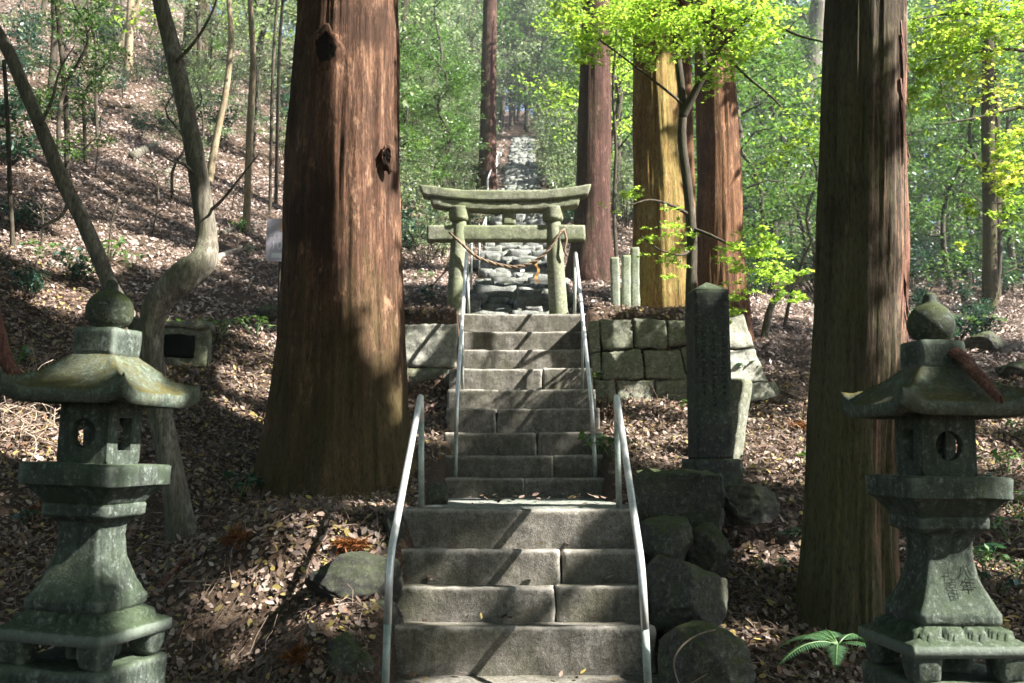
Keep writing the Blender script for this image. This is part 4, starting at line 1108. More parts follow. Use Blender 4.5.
# the bent double-stemmed tree left of the steps
BY = 8.45
base = P(182, 545, BY); base.z = Zf(base.x, base.y)
bent = thing('bent_tree', 'grey crooked tree with an elbow bend behind the dark lantern', 'tree', base)
def bp(l): return [P(a, b, Y) - base for a, b, Y in l]
pth = bp([(184, 556, BY), (180, 520, BY), (172, 470, BY), (160, 410, BY), (152, 360, BY - .05), (152, 325, BY - .1), (160, 300, BY - .15), (184, 277, BY - .15), (203, 262, BY - .1), (207, 240, BY), (203, 205, BY), (197, 165, BY), (186, 110, BY + .05), (174, 55, BY + .1), (161, 5, BY + .1), (148, -45, BY + .1), (136, -120, BY + .2)])
pth[0].z = -0.15
k = PXM(BY) / 2 * 0.80
V, Fc = trunk_mesh(pth, [46 * k, 34 * k, 30 * k, 29 * k, 28 * k, 29 * k, 33 * k, 40 * k, 36 * k, 27 * k, 24.5 * k, 24 * k, 22 * k, 22 * k, 20 * k, 19 * k, 16 * k], 36, 220, 0.035, 0.35, 5, 3.3, 2.0, 0.8, 0.13)
mesh('trunk', V, Fc, M['smooth_bark'], bent)
pth = bp([(154, 352, BY + .05), (135, 325, BY + .12), (112, 288, BY + .15), (98, 255, BY + .15), (80, 215, BY + .15), (62, 180, BY + .15), (44, 135, BY + .15), (25, 90, BY + .2), (5, 45, BY + .2), (-20, 5, BY + .2), (-50, -50, BY + .2), (-70, -110, BY + .2)])
V, Fc = trunk_mesh(pth, [20 * k, 20 * k, 20 * k, 20 * k, 19.5 * k, 19 * k, 18 * k, 17 * k, 16 * k, 15.5 * k, 15 * k, 12 * k], 28, 150, 0.035, 0, 5, 8.3, 2.0, 0.8, 0.13)
mesh('second_stem', V, Fc, M['smooth_bark'], bent)
for a in ([(199, 180, BY), (185, 165, BY - .2), (170, 160, BY - .5), (158, 150, BY - .6)], [(205, 215, BY), (222, 200, BY - .1), (240, 178, BY - .2), (262, 150, BY - .3)], [(176, 62, BY), (196, 40, BY - .1), (212, 12, BY - .2), (222, -20, BY - .2)], [(70, 195, BY), (62, 215, BY - .2), (40, 226, BY - .3), (22, 222, BY - .3)], [(40, 125, BY + .1), (52, 100, BY), (60, 70, BY), (75, 45, BY)]):
    tw(bent, base, a, 4.2, 1.2, M['smooth_bark'], 'branch')
for i, (c, q) in enumerate((((136, -120, BY + .2), 60), ((-70, -110, BY + .2), 40))):
    c = P(*c)
    CAN.append((bent, [c + Vector((rnd.gauss(0, 1.0), rnd.gauss(0, 0.9), 1.2 + rnd.gauss(0, .6))) for _ in range(12)], 0.5, 45, M['leaf_mid'], 0.11, base))

# maple sapling with its spreading branches, in front of the golden cedar
MY = 12.0
base = P(691, 300, MY); base.z = Zf(base.x, base.y) - 0.05
map1 = thing('maple_tree', 'slender maple sapling with bright green sprays behind the stele', 'maple', base)
tw(map1, base, [(691, 335, MY), (691, 290, MY), (692, 240, MY), (688, 190, MY), (682, 140, MY), (683, 105, MY), (678, 60, MY), (671, 10, MY), (664, -40, MY)], 12, 6, M['thin_bark'], 'trunk', 12, 50)
tw(map1, base, [(682, 118, MY), (690, 102, MY - .05), (704, 75, MY - .15), (722, 48, MY - .25), (742, 24, MY - .35), (760, 6, MY - .45), (775, -15, MY - .5)], 9, 4, M['thin_bark'])
tw(map1, base, [(746, 22, MY - .35), (775, 26, MY - .6), (800, 36, MY - .8), (824, 42, MY - 1.0)], 4, 2, M['thin_bark'])
tw(map1, base, [(706, 72, MY - .1), (700, 40, MY), (694, 20, MY), (690, -10, MY)], 6, 4, M['thin_bark'])
tw(map1, base, [(690, 215, MY), (670, 205, MY - .2), (650, 200, MY - .4), (630, 205, MY - .5)], 4, 1.2, M['thin_bark'])
tw(map1, base, [(691, 228, MY), (712, 236, MY - .2), (740, 250, MY - .4), (775, 268, MY - .6)], 4, 1.2, M['thin_bark'])
tw(map1, base, [(691, 250, MY), (680, 255, MY - .3), (660, 250, MY - .5), (640, 235, MY - .6)], 3, 1.2, M['thin_bark'])
tw(map1, base, [(683, 105, MY), (672, 95, MY - .2), (640, 70, MY - .5), (600, 40, MY - .8)], 3.5, 1.5, M['thin_bark'])
tw(map1, base, [(720, 50, MY - .25), (745, 75, MY - .5), (775, 100, MY - .7), (800, 130, MY - .8)], 3.5, 1.2, M['thin_bark'])
def low_gap(C):  # drops spray leaves that would shade chosen sunlit spots
    keep = np.ones(len(C), bool)
    for (px, py, Y, r) in ((640, 205, 11.5, .22), (660, 220, 11.6, .28), (655, 240, 11.5, .25), (680, 255, 11.7, .2), (745, 258, 11.4, .26), (770, 272, 11.3, .26), (745, 290, 11.5, .2), (785, 290, 11.3, .18),
                           (490, 325, 13.2, .65), (550, 335, 13.2, .6), (520, 345, 12.8, .6), (500, 360, 12.4, .4), (545, 360, 12.4, .35), (470, 385, 12, .18), (655, 120, 13.6, .4), (655, 240, 13.6, .4), (715, 230, 15, .35), (745, 345, 12.1, .4), (620, 335, 12.3, .22), (640, 390, 12.3, .2), (425, 335, 12.3, .25), (690, 440, 10.6, .4), (790, 420, 11.2, .5), (640, 30, 13.6, .4)):
        p = np.array(P(px, py, Y)); d = C - p; t = d @ SD; q = d - t[:, None] * SD[None]
        keep &= ~((t > 0.9) & ((q ** 2).sum(1) < r * r))
    return C[keep]
def sprays(root, base, blobs, mat, leaf=0.052, dens=1.0, name='foliage', flat=0.4, tilt=0.45, tpl=STAR, lit_it=True):
    C = []
    for (px, py, Y, rpx, n) in blobs:
        r = rpx * PXM(Y); n = int(n * dens)
        if lit_it: LIT.append((np.array(P(px, py, Y)), r * 0.95))
        ns = max(2, n // 26)
        for k in range(ns):                                    # each blob is several thin horizontal sprays
            c = np.array(P(px, py, Y)) + np.array([rng.normal() * .62 * r, rng.normal() * .9 * r, rng.normal() * .62 * r])
            q = clump_points(c, r * rng.uniform(.45, .8), n // ns, 0.16)
            q[:, 2] -= 0.22 * np.hypot(q[:, 0] - c[0], q[:, 1] - c[1])
            C.append(q)
    C = low_gap(np.concatenate(C))
    o = leaves(name, C - np.array(base), leaf * (0.6 + 0.7 * rng.random(len(C))), mat, root, tilt, tpl)
    return o
sprays(map1, base, [(600, 22, 11.2, 26, 190), (625, 12, 11.2, 30, 220), (650, 30, 11.4, 22, 130), (640, 6, 11.4, 24, 180), (590, 48, 11.3, 16, 70), (575, 20, 11.3, 20, 110), (680, 12, 11.4, 28, 190), (710, 20, 11.4, 30, 200), (735, 12, 11.2, 26, 200),
    (740, 60, 11.4, 30, 220), (760, 85, 11.3, 28, 240), (720, 95, 11.6, 24, 160), (745, 118, 11.5, 30, 260), (775, 60, 11.2, 28, 220), (800, 75, 11.0, 24, 190), (790, 110, 11.2, 28, 220), (770, 140, 11.4, 26, 190), (800, 140, 11.2, 22, 150), (705, 150, 11.6, 18, 110), (735, 155, 11.5, 18, 100), (690, 165, 11.7, 14, 60), (808, 30, 11, 22, 150), (765, 30, 11, 24, 180), (760, 170, 11.5, 18, 90), (785, 105, 11.0, 30, 170), (805, 115, 10.9, 24, 120), (750, 145, 11.4, 26, 120), (770, 45, 11.2, 30, 150), (725, 70, 11.4, 26, 110), (690, 50, 11.5, 24, 90)], M['maple'], 0.056, 4.4)
sprays(map1, base, [(630, 210, 11.5, 18, 90), (655, 200, 11.6, 20, 120), (672, 215, 11.6, 18, 110), (650, 235, 11.5, 22, 140), (680, 245, 11.7, 14, 90), (670, 262, 11.6, 14, 80), (690, 200, 11.8, 12, 50), (640, 190, 11.5, 14, 60)], M['maple'], 0.06, 3.0)
sprays(map1, base, [(735, 255, 11.5, 18, 120), (755, 250, 11.4, 18, 130), (770, 268, 11.3, 18, 130), (785, 285, 11.3, 16, 100), (742, 285, 11.5, 16, 110), (732, 305, 11.5, 12, 70), (795, 300, 11.3, 10, 40), (765, 240, 11.4, 14, 70)], M['maple'], 0.06, 3.0)
# maple at the right edge
MY2 = 11.6
base = Vector((7.6, 11.9, 0)); base.z = Zf(7.6, 11.9)
map2 = thing('maple_tree', 'maple with yellowing leaves reaching in over the right path', 'maple', base)
V, Fc = trunk_mesh([Vector((0, 0, -.2)), Vector((0.05, 0, 1.2)), Vector((-.1, -.05, 2.6)), Vector((-.3, -.1, 4.2)), Vector((-.4, -.1, 6.0))], [.13, .11, .095, .075, .03], 20, 50, 0.05, 0.3)
mesh('trunk', V, Fc, M['thin_bark'], map2)
for a in ([(1060, 60, 11.8), (1020, 50, 11.5), (980, 52, 11.3), (930, 60, 11.0)], [(1070, 110, 11.8), (1020, 108, 11.4), (975, 118, 11.2), (935, 125, 11)], [(1060, 20, 11.8), (1000, 16, 11.4), (950, 14, 11.2), (915, 20, 11)], [(1070, 190, 11.9), (1035, 185, 11.5), (1005, 180, 11.2), (985, 190, 11)]):
    tw(map2, base, a, 4.5, 1.2, M['thin_bark'])
sprays(map2, base, [(920, 15, 11, 26, 170), (950, 12, 11.1, 28, 200), (985, 10, 11.2, 30, 200), (1018, 15, 11.3, 28, 180), (925, 55, 11, 24, 170), (915, 95, 11, 20, 120), (940, 90, 11, 24, 150), (960, 55, 11.1, 20, 110), (925, 130, 11, 16, 80), (955, 145, 11.1, 16, 60), (985, 150, 11.1, 18, 80), (1012, 205, 11.1, 14, 50), (975, 205, 11.1, 9, 18)], M['maple'], 0.062, 6.5)
sprays(map2, base, [(975, 70, 11, 26, 150), (1005, 50, 11.1, 28, 170), (1018, 90, 11.1, 24, 150), (985, 100, 11, 26, 150), (960, 115, 11, 20, 90), (1010, 135, 11.1, 22, 120), (1018, 165, 11.1, 18, 100), (950, 30, 10.9, 14, 50), (1000, 182, 11, 14, 50), (965, 245, 11, 7, 14)], M['maple_yellow'], 0.062, 4.6)

# ------------------------------------------------------------------ thin trunks that can be told apart
def pole_tree(label, pts, w0, w1, mat, name='slender_tree', seed=1.0, base_ground=True, foliage=None, rows=40, cat='tree', top=None):
    """pts: pixels base -> top (px, py); the depth comes from the ground under the base"""
    g = ground_at(*pts[0]) if base_ground else None
    Y = g.y
    base = Vector((P(pts[0][0], pts[0][1], Y).x, Y, Zf(g.x, Y)))
    root = thing(name, label, cat, base)
    w = [P(a, b, Y) - base for a, b in pts]; w[0] = Vector((w[0].x, 0, -0.15))
    if top:
        d = (w[-1] - w[-2]).normalized(); d = (d + Vector((0, 0, 1.0))).normalized()
        w.append(w[-1] + d * top); w1 = w1 * 0.6
    rad = [PXM(Y) / 2 * (w0 + (w1 - w0) * i / (len(w) - 1)) for i in range(len(w))]
    V, Fc = trunk_mesh(w, rad, 16, rows, 0.05, 0.25, 5, seed, 2.0, 0.8, 0.06)
    mesh('trunk', V, Fc, mat, root)
    if foliage:
        m, n, r, size = foliage
        tip = w[-1]
        C = np.concatenate([clump_points(tip + Vector((rnd.gauss(0, r * .7), rnd.gauss(0, r * .7), rnd.uniform(-0.9, 0.5) * r)), r * .5, n // 8, 0.5) for _ in range(8)])
        leaves('crown', C, size * (0.7 + 0.6 * rng.random(len(C))), m, root, 0.6)
    return root
L1 = (M['leaf_pale'], 700, 1.6, 0.11)
pole_tree('pale sunlit forked sapling high on the left slope', [(128, 80), (129, 45), (131, 0), (133, -40)], 10, 7, M['pale_bark'], seed=3, foliage=L1, top=2.0)
pole_tree('pale leaning prop-like stem beside the sunlit sapling', [(116, 52), (128, 25), (140, 0), (146, -30)], 7, 5, M['pale_bark'], seed=4)
pole_tree('thin dark sapling on the left slope with a stub at its top', [(68, 178), (67, 130), (64, 80), (60, 35), (57, 0), (55, -40)], 6, 4.5, M['thin_bark'], seed=5)
pole_tree('thin crooked dark sapling left of the bent tree', [(98, 138), (96, 100), (97, 60), (93, 30), (88, 5), (90, -30)], 3.5, 2.5, M['thin_bark'], seed=6)
pole_tree('tan slender trunk near the white sign', [(246, 232), (248, 180), (250, 120), (253, 60), (250, 0), (249, -40)], 8, 7, M['pale_bark'], seed=7, foliage=L1, top=2.5)
pole_tree('tan leaning trunk behind the bent tree', [(208, 182), (216, 140), (226, 90), (231, 40), (229, 0), (228, -30)], 8, 6, M['pale_bark'], seed=8, foliage=L1, top=2.5)
pole_tree('thin straight stem left of the great red cedar', [(276, 205), (277, 150), (278, 100), (280, 40), (284, -20)], 4, 3, M['thin_bark'], seed=9)
pole_tree('twin thin stem close against the great red cedar', [(270, 215), (271, 150), (272, 95), (275, 30), (279, -20)], 3.5, 3, M['thin_bark'], seed=10)
pole_tree('dark trunk with a leaning fork right of the great red cedar', [(404, 160), (404, 110), (404, 60), (405, 0), (406, -40)], 11, 9, M['cedar_moss'], seed=11, foliage=L1, top=3)
pole_tree('thin leaning dark stem right of the great red cedar', [(402, 130), (408, 85), (418, 45), (430, 0), (438, -30)], 6, 4, M['thin_bark'], seed=12)
pole_tree('slender stem with bright leaves standing on the left bank', [(14, 250), (10, 190), (8, 130), (4, 60)], 5, 4, M['thin_bark'], seed=13)
pole_tree('thin dark sapling behind the stone posts', [(617, 262), (614, 210), (616, 150), (613, 90), (616, 40), (618, -20)], 4, 3, M['thin_bark'], seed=14, foliage=L1, top=2)
pole_tree('leaning grey trunk in the shade behind the maple', [(772, 262), (782, 215), (792, 165), (803, 110), (812, 60), (820, 0)], 24, 18, M['smooth_bark'], seed=15)
pole_tree('crooked low stem right of the stele', [(762, 338), (772, 305), (792, 285), (812, 270), (826, 248)], 8, 4, M['smooth_bark'], seed=16)
pole_tree('thin upright shoot behind the pale corner stones', [(782, 330), (790, 300), (800, 268), (812, 240)], 4, 2, M['thin_bark'], seed=17)
RT = (M['leaf_mid'], 800, 1.5, 0.13)
pole_tree('slender green trunk nearest the path on the right', [(989, 312), (990, 250), (989, 180), (988, 120), (988, 60), (988, -20)], 15, 11, M['cedar_moss'], seed=18)
pole_tree('thinner twin beside the slender green trunk', [(996, 300), (997, 240), (997, 170), (996, 110), (996, 0)], 9, 7, M['cedar_moss'], seed=19)
pole_tree('mid-green slender trunk in the right-hand grove', [(957, 258), (957, 210), (957, 160), (957, 90), (957, 0)], 13, 10, M['smooth_bark'], seed=20, foliage=RT)
pole_tree('pale mossy trunk just right of the shredding cedar', [(920, 232), (920, 190), (919, 150), (919, 90), (918, 0)], 9, 8, M['smooth_bark'], seed=21, foliage=RT)
pole_tree('dark slender trunk beside the shredding cedar', [(908, 240), (909, 200), (910, 150), (911, 80), (912, 0)], 9, 7, M['cedar_moss'], seed=22)
pole_tree('slim trunk deep in the right-hand grove', [(938, 226), (938, 190), (938, 150), (938, 60)], 6, 5, M['smooth_bark'], seed=23, foliage=RT)
pole_tree('dark trunk at the far right edge of the grove', [(1019, 262), (1019, 200), (1020, 140), (1020, 60), (1020, -20)], 17, 13, M['cedar_moss'], seed=24)
pole_tree('slim grey trunk far right in the grove', [(972, 238), (971, 200), (970, 150), (970, 80)], 6, 5, M['smooth_bark'], seed=25, foliage=RT)

# ------------------------------------------------------------------ forest of copied trees and shrubs
def proto_tree(name, label, h, r, leafmat, n, size, seed, group, low=0.25, spread=1.8, bark='thin_bark'):
    g = random.Random(seed)
    root = thing(name, label, 'tree', (0, 0, 0), 0, group)
    parts = []
    pth = [Vector((0, 0, -0.3))] + [Vector((g.gauss(0, .12) * k, g.gauss(0, .12) * k, h * k / 5)) for k in range(1, 6)]
    parts.append(trunk_mesh(pth, [r * 1.1, r, r * .85, r * .7, r * .45, r * .15], 9, 16, 0.05, 0.3, 5, seed))
    C = []
    q = spline(pth, 40)
    gg = np.random.default_rng(seed)
    nl = 26
    for k in range(nl):
        t = low + (1 - low) * (k / nl) ** 0.9
        p = q[int(t * 40)]; a = g.uniform(0, 6.283); L = spread * (1.05 - 0.65 * (t - low) / (1 - low)) * g.uniform(.5, 1.1)
        e = p + Vector((math.cos(a) * L, math.sin(a) * L, L * g.uniform(-0.1, 0.5)))
        m = (p + e) / 2 + Vector((0, 0, 0.12 * L))
        parts.append(tube([p, m, e], [r * .32, r * .2, r * .08], 5))
        for s_ in range(3):
            c = p.lerp(e, 0.5 + 0.25 * s_)
            C.append(clump_points(np.array(c) + gg.normal(size=3) * .15, 0.32 * spread * g.uniform(.6, 1.1), n // (nl * 3), 0.4, gg))
    V, Fc = merge(parts)
    mesh('trunk', V, Fc, M[bark], root)
    C = np.concatenate(C)
    leaves('crown', C, size * (0.6 + 0.8 * gg.random(len(C))), M[leafmat], root, 0.6, LEAF, None, gg)
    return root
def proto_shrub(name, label, h, r, leafmat, n, size, seed, group):
    g = random.Random(seed); gg = np.random.default_rng(seed)
    root = thing(name, label, 'shrub', (0, 0, 0), 0, group)
    C = []; parts = []
    for k in range(11):
        a = g.uniform(0, 6.283); rr = r * g.uniform(0.15, 1.0); hh = h * g.uniform(.45, 1.0)
        e = Vector((rr * math.cos(a), rr * math.sin(a), hh)); b = Vector((.1 * e.x, .1 * e.y, -0.1))
        parts.append(tube([b, b.lerp(e, .5) + Vector((0, 0, .1)), e], [0.014, 0.011, 0.006], 5))
        for s_ in range(3):
            C.append(clump_points(np.array(b.lerp(e, 0.55 + .22 * s_)), 0.3 * r * g.uniform(.7, 1.3), n // 33, 0.45, gg))
    V, Fc = merge(parts); mesh('stem', V, Fc, M['thin_bark'], root)
    C = np.concatenate(C); C[:, 2] = np.maximum(C[:, 2], 0.03)
    leaves('foliage', C, size * (0.6 + 0.8 * gg.random(len(C))), M[leafmat], root, 0.55, LEAF, None, gg)
    return root
protos = [
    proto_tree('slender_tree', 'pale-leaved slender tree on the far slope', 8.0, 0.075, 'leaf_pale', 3000, 0.12, 101, 'slender trees on the far slope', 0.15, 1.7),
    proto_tree('slender_tree', 'pale-leaved slender tree on the far slope', 10.0, 0.095, 'leaf_pale', 3400, 0.13, 102, 'slender trees on the far slope', 0.25, 2.1),
    proto_tree('broadleaf_tree', 'green broadleaf tree in the thick of the far wood', 9.0, 0.10, 'leaf_mid', 3600, 0.13, 103, 'broadleaf trees in the far wood', 0.15, 2.1),
    proto_tree('broadleaf_tree', 'green broadleaf tree in the thick of the far wood', 7.0, 0.07, 'leaf_mid', 2800, 0.12, 104, 'broadleaf trees in the far wood', 0.1, 1.7),
    proto_tree('yellow_green_tree', 'fresh yellow-green tree glowing in the sun uphill', 8.5, 0.08, 'maple', 3200, 0.12, 105, 'yellow-green trees uphill', 0.25, 2.0)]
shr = [
    proto_shrub('shrub', 'dark glossy-leaved shrub in the undergrowth', 1.1, 0.75, 'leaf_gloss', 420, 0.13, 201, 'glossy shrubs in the undergrowth'),
    proto_shrub('shrub', 'dark glossy-leaved shrub in the undergrowth', 1.7, 0.9, 'leaf_gloss', 620, 0.12, 202, 'glossy shrubs in the undergrowth'),
    proto_shrub('pale_shrub', 'pale grey-green shrub beside the hill path', 1.5, 0.95, 'leaf_pale', 700, 0.09, 203, 'pale shrubs beside the hill path'),
    proto_shrub('pale_shrub', 'pale grey-green shrub beside the hill path', 2.3, 1.1, 'leaf_pale', 950, 0.09, 204, 'pale shrubs beside the hill path')]
used = set()
def put_copy(p, x, y, s, own=False, label=None, group=None):
    if id(p) in used: o = copy_tree(p)
    else: used.add(id(p)); o = p
    o.location = (x, y, Zf(x, y)); o.rotation_euler = (0, 0, rnd.uniform(0, 6.283)); o.scale = (s, s, s * rnd.uniform(.9, 1.15))
    if label: o['label'] = label
    if group: o['group'] = group
    if label and 'group' in o and not group: del o['group']
    return o
taken = []
def free(x, y, d):
    for (a, b) in taken:
        if (a - x) ** 2 + (b - y) ** 2 < d * d: return False
    return True
def scatter(n, pxr, pyr, plist, smin, smax, gap, path_clear=1.5, ymin=17.0):
    k = 0; tries = 0
    while k < n and tries < n * 30:
        tries += 1
        px, py = rnd.uniform(*pxr), rnd.uniform(*pyr)
        g = ground_at(px, py, 10.0)
        if g.y < ymin or g.y > 95: continue
        if abs(g.x - 0.012 * (g.y - 14)) < path_clear: continue
        if g.y < 60 and 908 < px < 955 and ymin > 14: continue
        if not free(g.x, g.y, gap): continue
        taken.append((g.x, g.y))
        put_copy(rnd.choice(plist), g.x, g.y, rnd.uniform(smin, smax)); k += 1
# far centre and top
scatter(60, (380, 660), (60, 150), [protos[0], protos[1], protos[0], protos[2], protos[3]], .9, 1.5, 1.2, 2.2, 28)
scatter(20, (395, 475), (120, 235), [protos[3], protos[2], protos[0]], .45, .8, 1.0, 2.0, 19)
scatter(60, (600, 1060), (150, 225), [protos[2], protos[3], protos[4], protos[2]], .9, 1.35, 1.3, 1.6, 21)
scatter(24, (180, 420), (40, 110), [protos[0], protos[1], protos[4]], .8, 1.2, 1.5, 1.6, 24)
scatter(16, (0, 280), (20, 150), [shr[0], shr[2], shr[1], protos[3]], .4, .75, 1.0, 1.6, 13)
scatter(10, (60, 280), (60, 200), [protos[0], protos[3]], .35, .6, 1.5, 1.6, 13)
scatter(14, (-20, 200), (-40, 20), [protos[0], protos[2], protos[4]], .8, 1.2, 2.0, 1.6, 24)
def wood(n, xr, yr, plist, smin, smax, gap, pc=2.4):
    k = 0; t = 0
    while k < n and t < n * 20:
        t += 1; y = rnd.uniform(*yr); x = y * rnd.uniform(*xr)
        if abs(x - 0.012 * (y - 14)) < pc and y < 70: continue
        if 0.40 < x / y < 0.45: continue
        if not free(x, y, gap): continue
        taken.append((x, y)); put_copy(rnd.choice(plist), x, y, rnd.uniform(smin, smax)); k += 1
wood(46, (-.14, .16), (62, 100), [protos[0], protos[1], protos[2]], 1.5, 2.4, 2.6)
wood(16, (-.02, .04), (71, 96), [protos[2], protos[1]], 1.2, 1.8, 2.0)
wood(34, (.2, .62), (22, 44), [protos[3], protos[2], protos[3]], .7, 1.1, 1.8)
wood(60, (.14, .62), (44, 85), [shr[1], shr[1], protos[3]], 1.9, 2.8, 2.0)
wood(30, (.2, .62), (24, 46), [shr[1], shr[0], shr[2]], .9, 1.4, 1.3)
wood(30, (-.10, .10), (30, 60), [shr[3], shr[2]], 1.2, 1.9, 1.4)
wood(26, (-.62, -.16), (22, 50), [protos[0], protos[4], shr[3], shr[1]], .9, 1.5, 1.8)
wood(95, (.16, .62), (34, 80), [protos[2], protos[1], protos[4], protos[2]], 1.3, 2.2, 2.6)
for k in range(34):                     # the wood goes on behind the viewer
    a = R(rnd.uniform(195, 345)); d = rnd.uniform(9, 24)
    x, y = d * 1.5 * math.cos(a), d * math.sin(a) - 1.0
    if free(x, y, 2.2): taken.append((x, y)); put_copy(rnd.choice(protos[2:4]), x, y, rnd.uniform(.8, 1.2), False, 'broadleaf tree of the wood behind the viewer', 'trees behind the viewer')
# undergrowth
scatter(34, (395, 480), (125, 270), [shr[2], shr[3], shr[2], shr[0]], .6, 1.0, .7, 1.0, 15.5)
scatter(36, (530, 640), (90, 230), [shr[2], shr[3], shr[0]], .6, 1.1, .8, 1.1, 18)

scatter(50, (690, 1040), (205, 300), [shr[0], shr[1], shr[0]], .6, 1.1, .9, 1.4, 14)
scatter(14, (890, 1040), (280, 350), [shr[0]], .35, .6, .6, 1.4, 10)
scatter(8, (160, 235), (75, 150), [shr[0], shr[1], shr[2]], .5, .9, .9, 1.4, 12)
scatter(9, (0, 80), (15, 170), [shr[0], shr[1]], .5, .9, .9, 1.4, 12)
for px, py, s, k in ((75, 285, .42, 0), (30, 300, .4, 0), (55, 120, .7, 0), (185, 130, 1.0, 1), (20, 230, .5, 0), (410, 205, .8, 1), (408, 250, .7, 0), (285, 165, .7, 3)):
    g = ground_at(px, py); put_copy(shr[k], g.x, g.y, s)
# sprig of lit leaves right of the red cedar
g = ground_at(412, 190); base = Vector(g)
sp = thing('sapling', 'bright yellow-green sapling just right of the great red cedar', 'sapling', base)
V, Fc = tube([Vector((0, 0, -.1)), Vector((0.03, 0, .6)), P(411, 130, g.y) - base], [.02, .016, .008], 7); mesh('stem', V, Fc, M['thin_bark'], sp)
sprays(sp, base, [(408, 118, g.y, 12, 70), (416, 135, g.y, 14, 90), (412, 152, g.y, 12, 70), (405, 140, g.y - .2, 10, 50)], M['maple'], 0.10, 1.0, 'foliage')

# ------------------------------------------------------------------ unseen trees added to shade the steps, crowns cleared for sun patches
for lx, ly, lz, lr in ((.18, .06, 1.10, .09), (.21, .08, .98, .10), (.23, .08, .90, .10), (.17, .06, 1.2, .08), (.29, .12, 1.5, .16), (.29, -.08, 1.5, .16), (.16, .03, 1.66, .08), (.33, .05, .74, .14), (.33, .05, .5, .2)):
    LIT.append((np.array(Vector(LL.location) + Matrix.Rotation(R(-13), 3, 'Z') @ Vector((lx, ly, lz))), lr))
LP = np.array([p for p, r in LIT]); LR = np.array([r for p, r in LIT])
def trunk_hits(x, y, ztop=14.0, rad=0.32):
    d = np.stack([x - LP[:, 0], y - LP[:, 1]], 1); hd = SD[:2] / np.linalg.norm(SD[:2])
    al = d @ hd; ac = np.abs(d[:, 0] * hd[1] - d[:, 1] * hd[0])
    zz = LP[:, 2] + al * SD[2] / np.linalg.norm(SD[:2])
    return int(((al > 0.5) & (ac < rad + 0.4 * LR) & (zz < ztop)).sum())
def best_spot(x, y, reach=2.2):
    c = [(trunk_hits(x + a, y + b) + 0.1 * math.hypot(a, b), x + a, y + b) for a in np.arange(-reach, reach + .1, .35) for b in np.arange(-reach, reach + .1, .35) if not in_view(np.array([[x + a - 0.4, y + b, 3.0]]))[0]]
    return min(c)[1:] if c else (x, y)
shade = [(8.2, 7.5), (12.5, 4.5), (11.0, 10.5), (15.5, 8.5), (13.0, 14.5), (17.5, 2.0), (9.5, -0.5), (18.5, 12.5)]
shade = [best_spot(*q) for q in shade]
shade_roots = []
for i, (x, y) in enumerate(shade):
    base = Vector((x, y, Zf(x, y)))
    rt = thing('shade_tree', 'unseen tree added to shade the steps from the right, its crown cleared for sun patches', 'tree', base, 0, 'unseen trees added to shade the steps')
    V, Fc = trunk_mesh([Vector((0, 0, -.3)), Vector((.1, 0, 4)), Vector((0, .1, 8)), Vector((-.1, 0, 12)), Vector((0, 0, 16))], [.26, .22, .19, .14, .05], 18, 40, 0.05, 0.3, 5, i)
    mesh('trunk', V, Fc, M['thin_bark'], rt); shade_roots.append((rt, base, []))
over = [(-8.5, 2.0), (-5.5, -3.5), (1.0, -5.5), (6.0, -4.0), (-12.5, 7.0), (-3.5, 1.0 - 8.0), (9.0, -8.0), (-9.5, -6.0)]  # more unseen trees, added overhead to darken the sky light
over = [best_spot(*q, 1.2) if q[0] > 0 else q for q in over]
over_roots = []
for i, (x, y) in enumerate(over):
    base = Vector((x, y, Zf(x, y)))
    rt = thing('shade_tree', 'unseen tree added around the lanterns to darken the sky light', 'tree', base, 0, 'unseen trees added to darken the sky light')
    V, Fc = trunk_mesh([Vector((0, 0, -.3)), Vector((.1, 0, 4)), Vector((0, .1, 8)), Vector((-.1, 0, 12)), Vector((0, 0, 16))], [.26, .22, .19, .14, .05], 18, 40, 0.05, 0.3, 5, i + 20)
    mesh('trunk', V, Fc, M['thin_bark'], rt); over_roots.append((rt, base, []))
gg = np.random.default_rng(6)
for k in range(4300):
    c = np.array([gg.uniform(-16, 12), gg.uniform(-12, 14), gg.uniform(9.5, 15)])
    if c[1] < -2: c[2] = gg.uniform(4.5, 14)
    if in_view(c[None, :])[0]: continue
    j = min(range(len(over)), key=lambda q: (over[q][0] - c[0]) ** 2 + (over[q][1] - c[1]) ** 2)
    over_roots[j][2].append(Vector(c))
for rt, base, cl in over_roots:
    CAN.append((rt, cl, 0.7, 40, M['leaf_mid'], 0.24, base))
gg = np.random.default_rng(5)
for k in range(N_SHADE if 'N_SHADE' in globals() else 2300):
    y = gg.uniform(2.5, 16.5); x = gg.uniform(-0.62, 0.62) * (y + 1.0)
    g0 = np.array([x, y, Tf(x, y) + gg.uniform(0, 1.6)])
    if x < -1.9 and y > 9.0 and gg.random() < 0.62: continue
    h = gg.uniform(9.5, 14.0)
    c = g0 + SD * (h / SD[2])
    if in_view(c[None, :])[0]: continue
    j = min(range(len(shade)), key=lambda q: (shade[q][0] - c[0]) ** 2 + (shade[q][1] - c[1]) ** 2)
    shade_roots[j][2].append(Vector(c))
for rt, base, cl in shade_roots:
    CAN.append((rt, cl, 0.5, 42, M['leaf_mid'], 0.17, base))
    for c in cl[::5]:
        p0 = Vector((base.x, base.y, min(base.z + 15.5, max(base.z + 5, c.z - 2.2)))) - base
        V, Fc = tube([p0, (p0 + (c - base)) / 2 + Vector((0, 0, .3)), c - base], [.05, .035, .012], 6)
        tt = np.linspace(0, 1, 40)[:, None]
        if sun_gap(np.array(p0 + base)[None] * (1 - tt) + np.array(c)[None] * tt + np.array([[0, 0, .15]])).any(): continue
        mesh('limb', V, Fc, M['thin_bark'], rt)
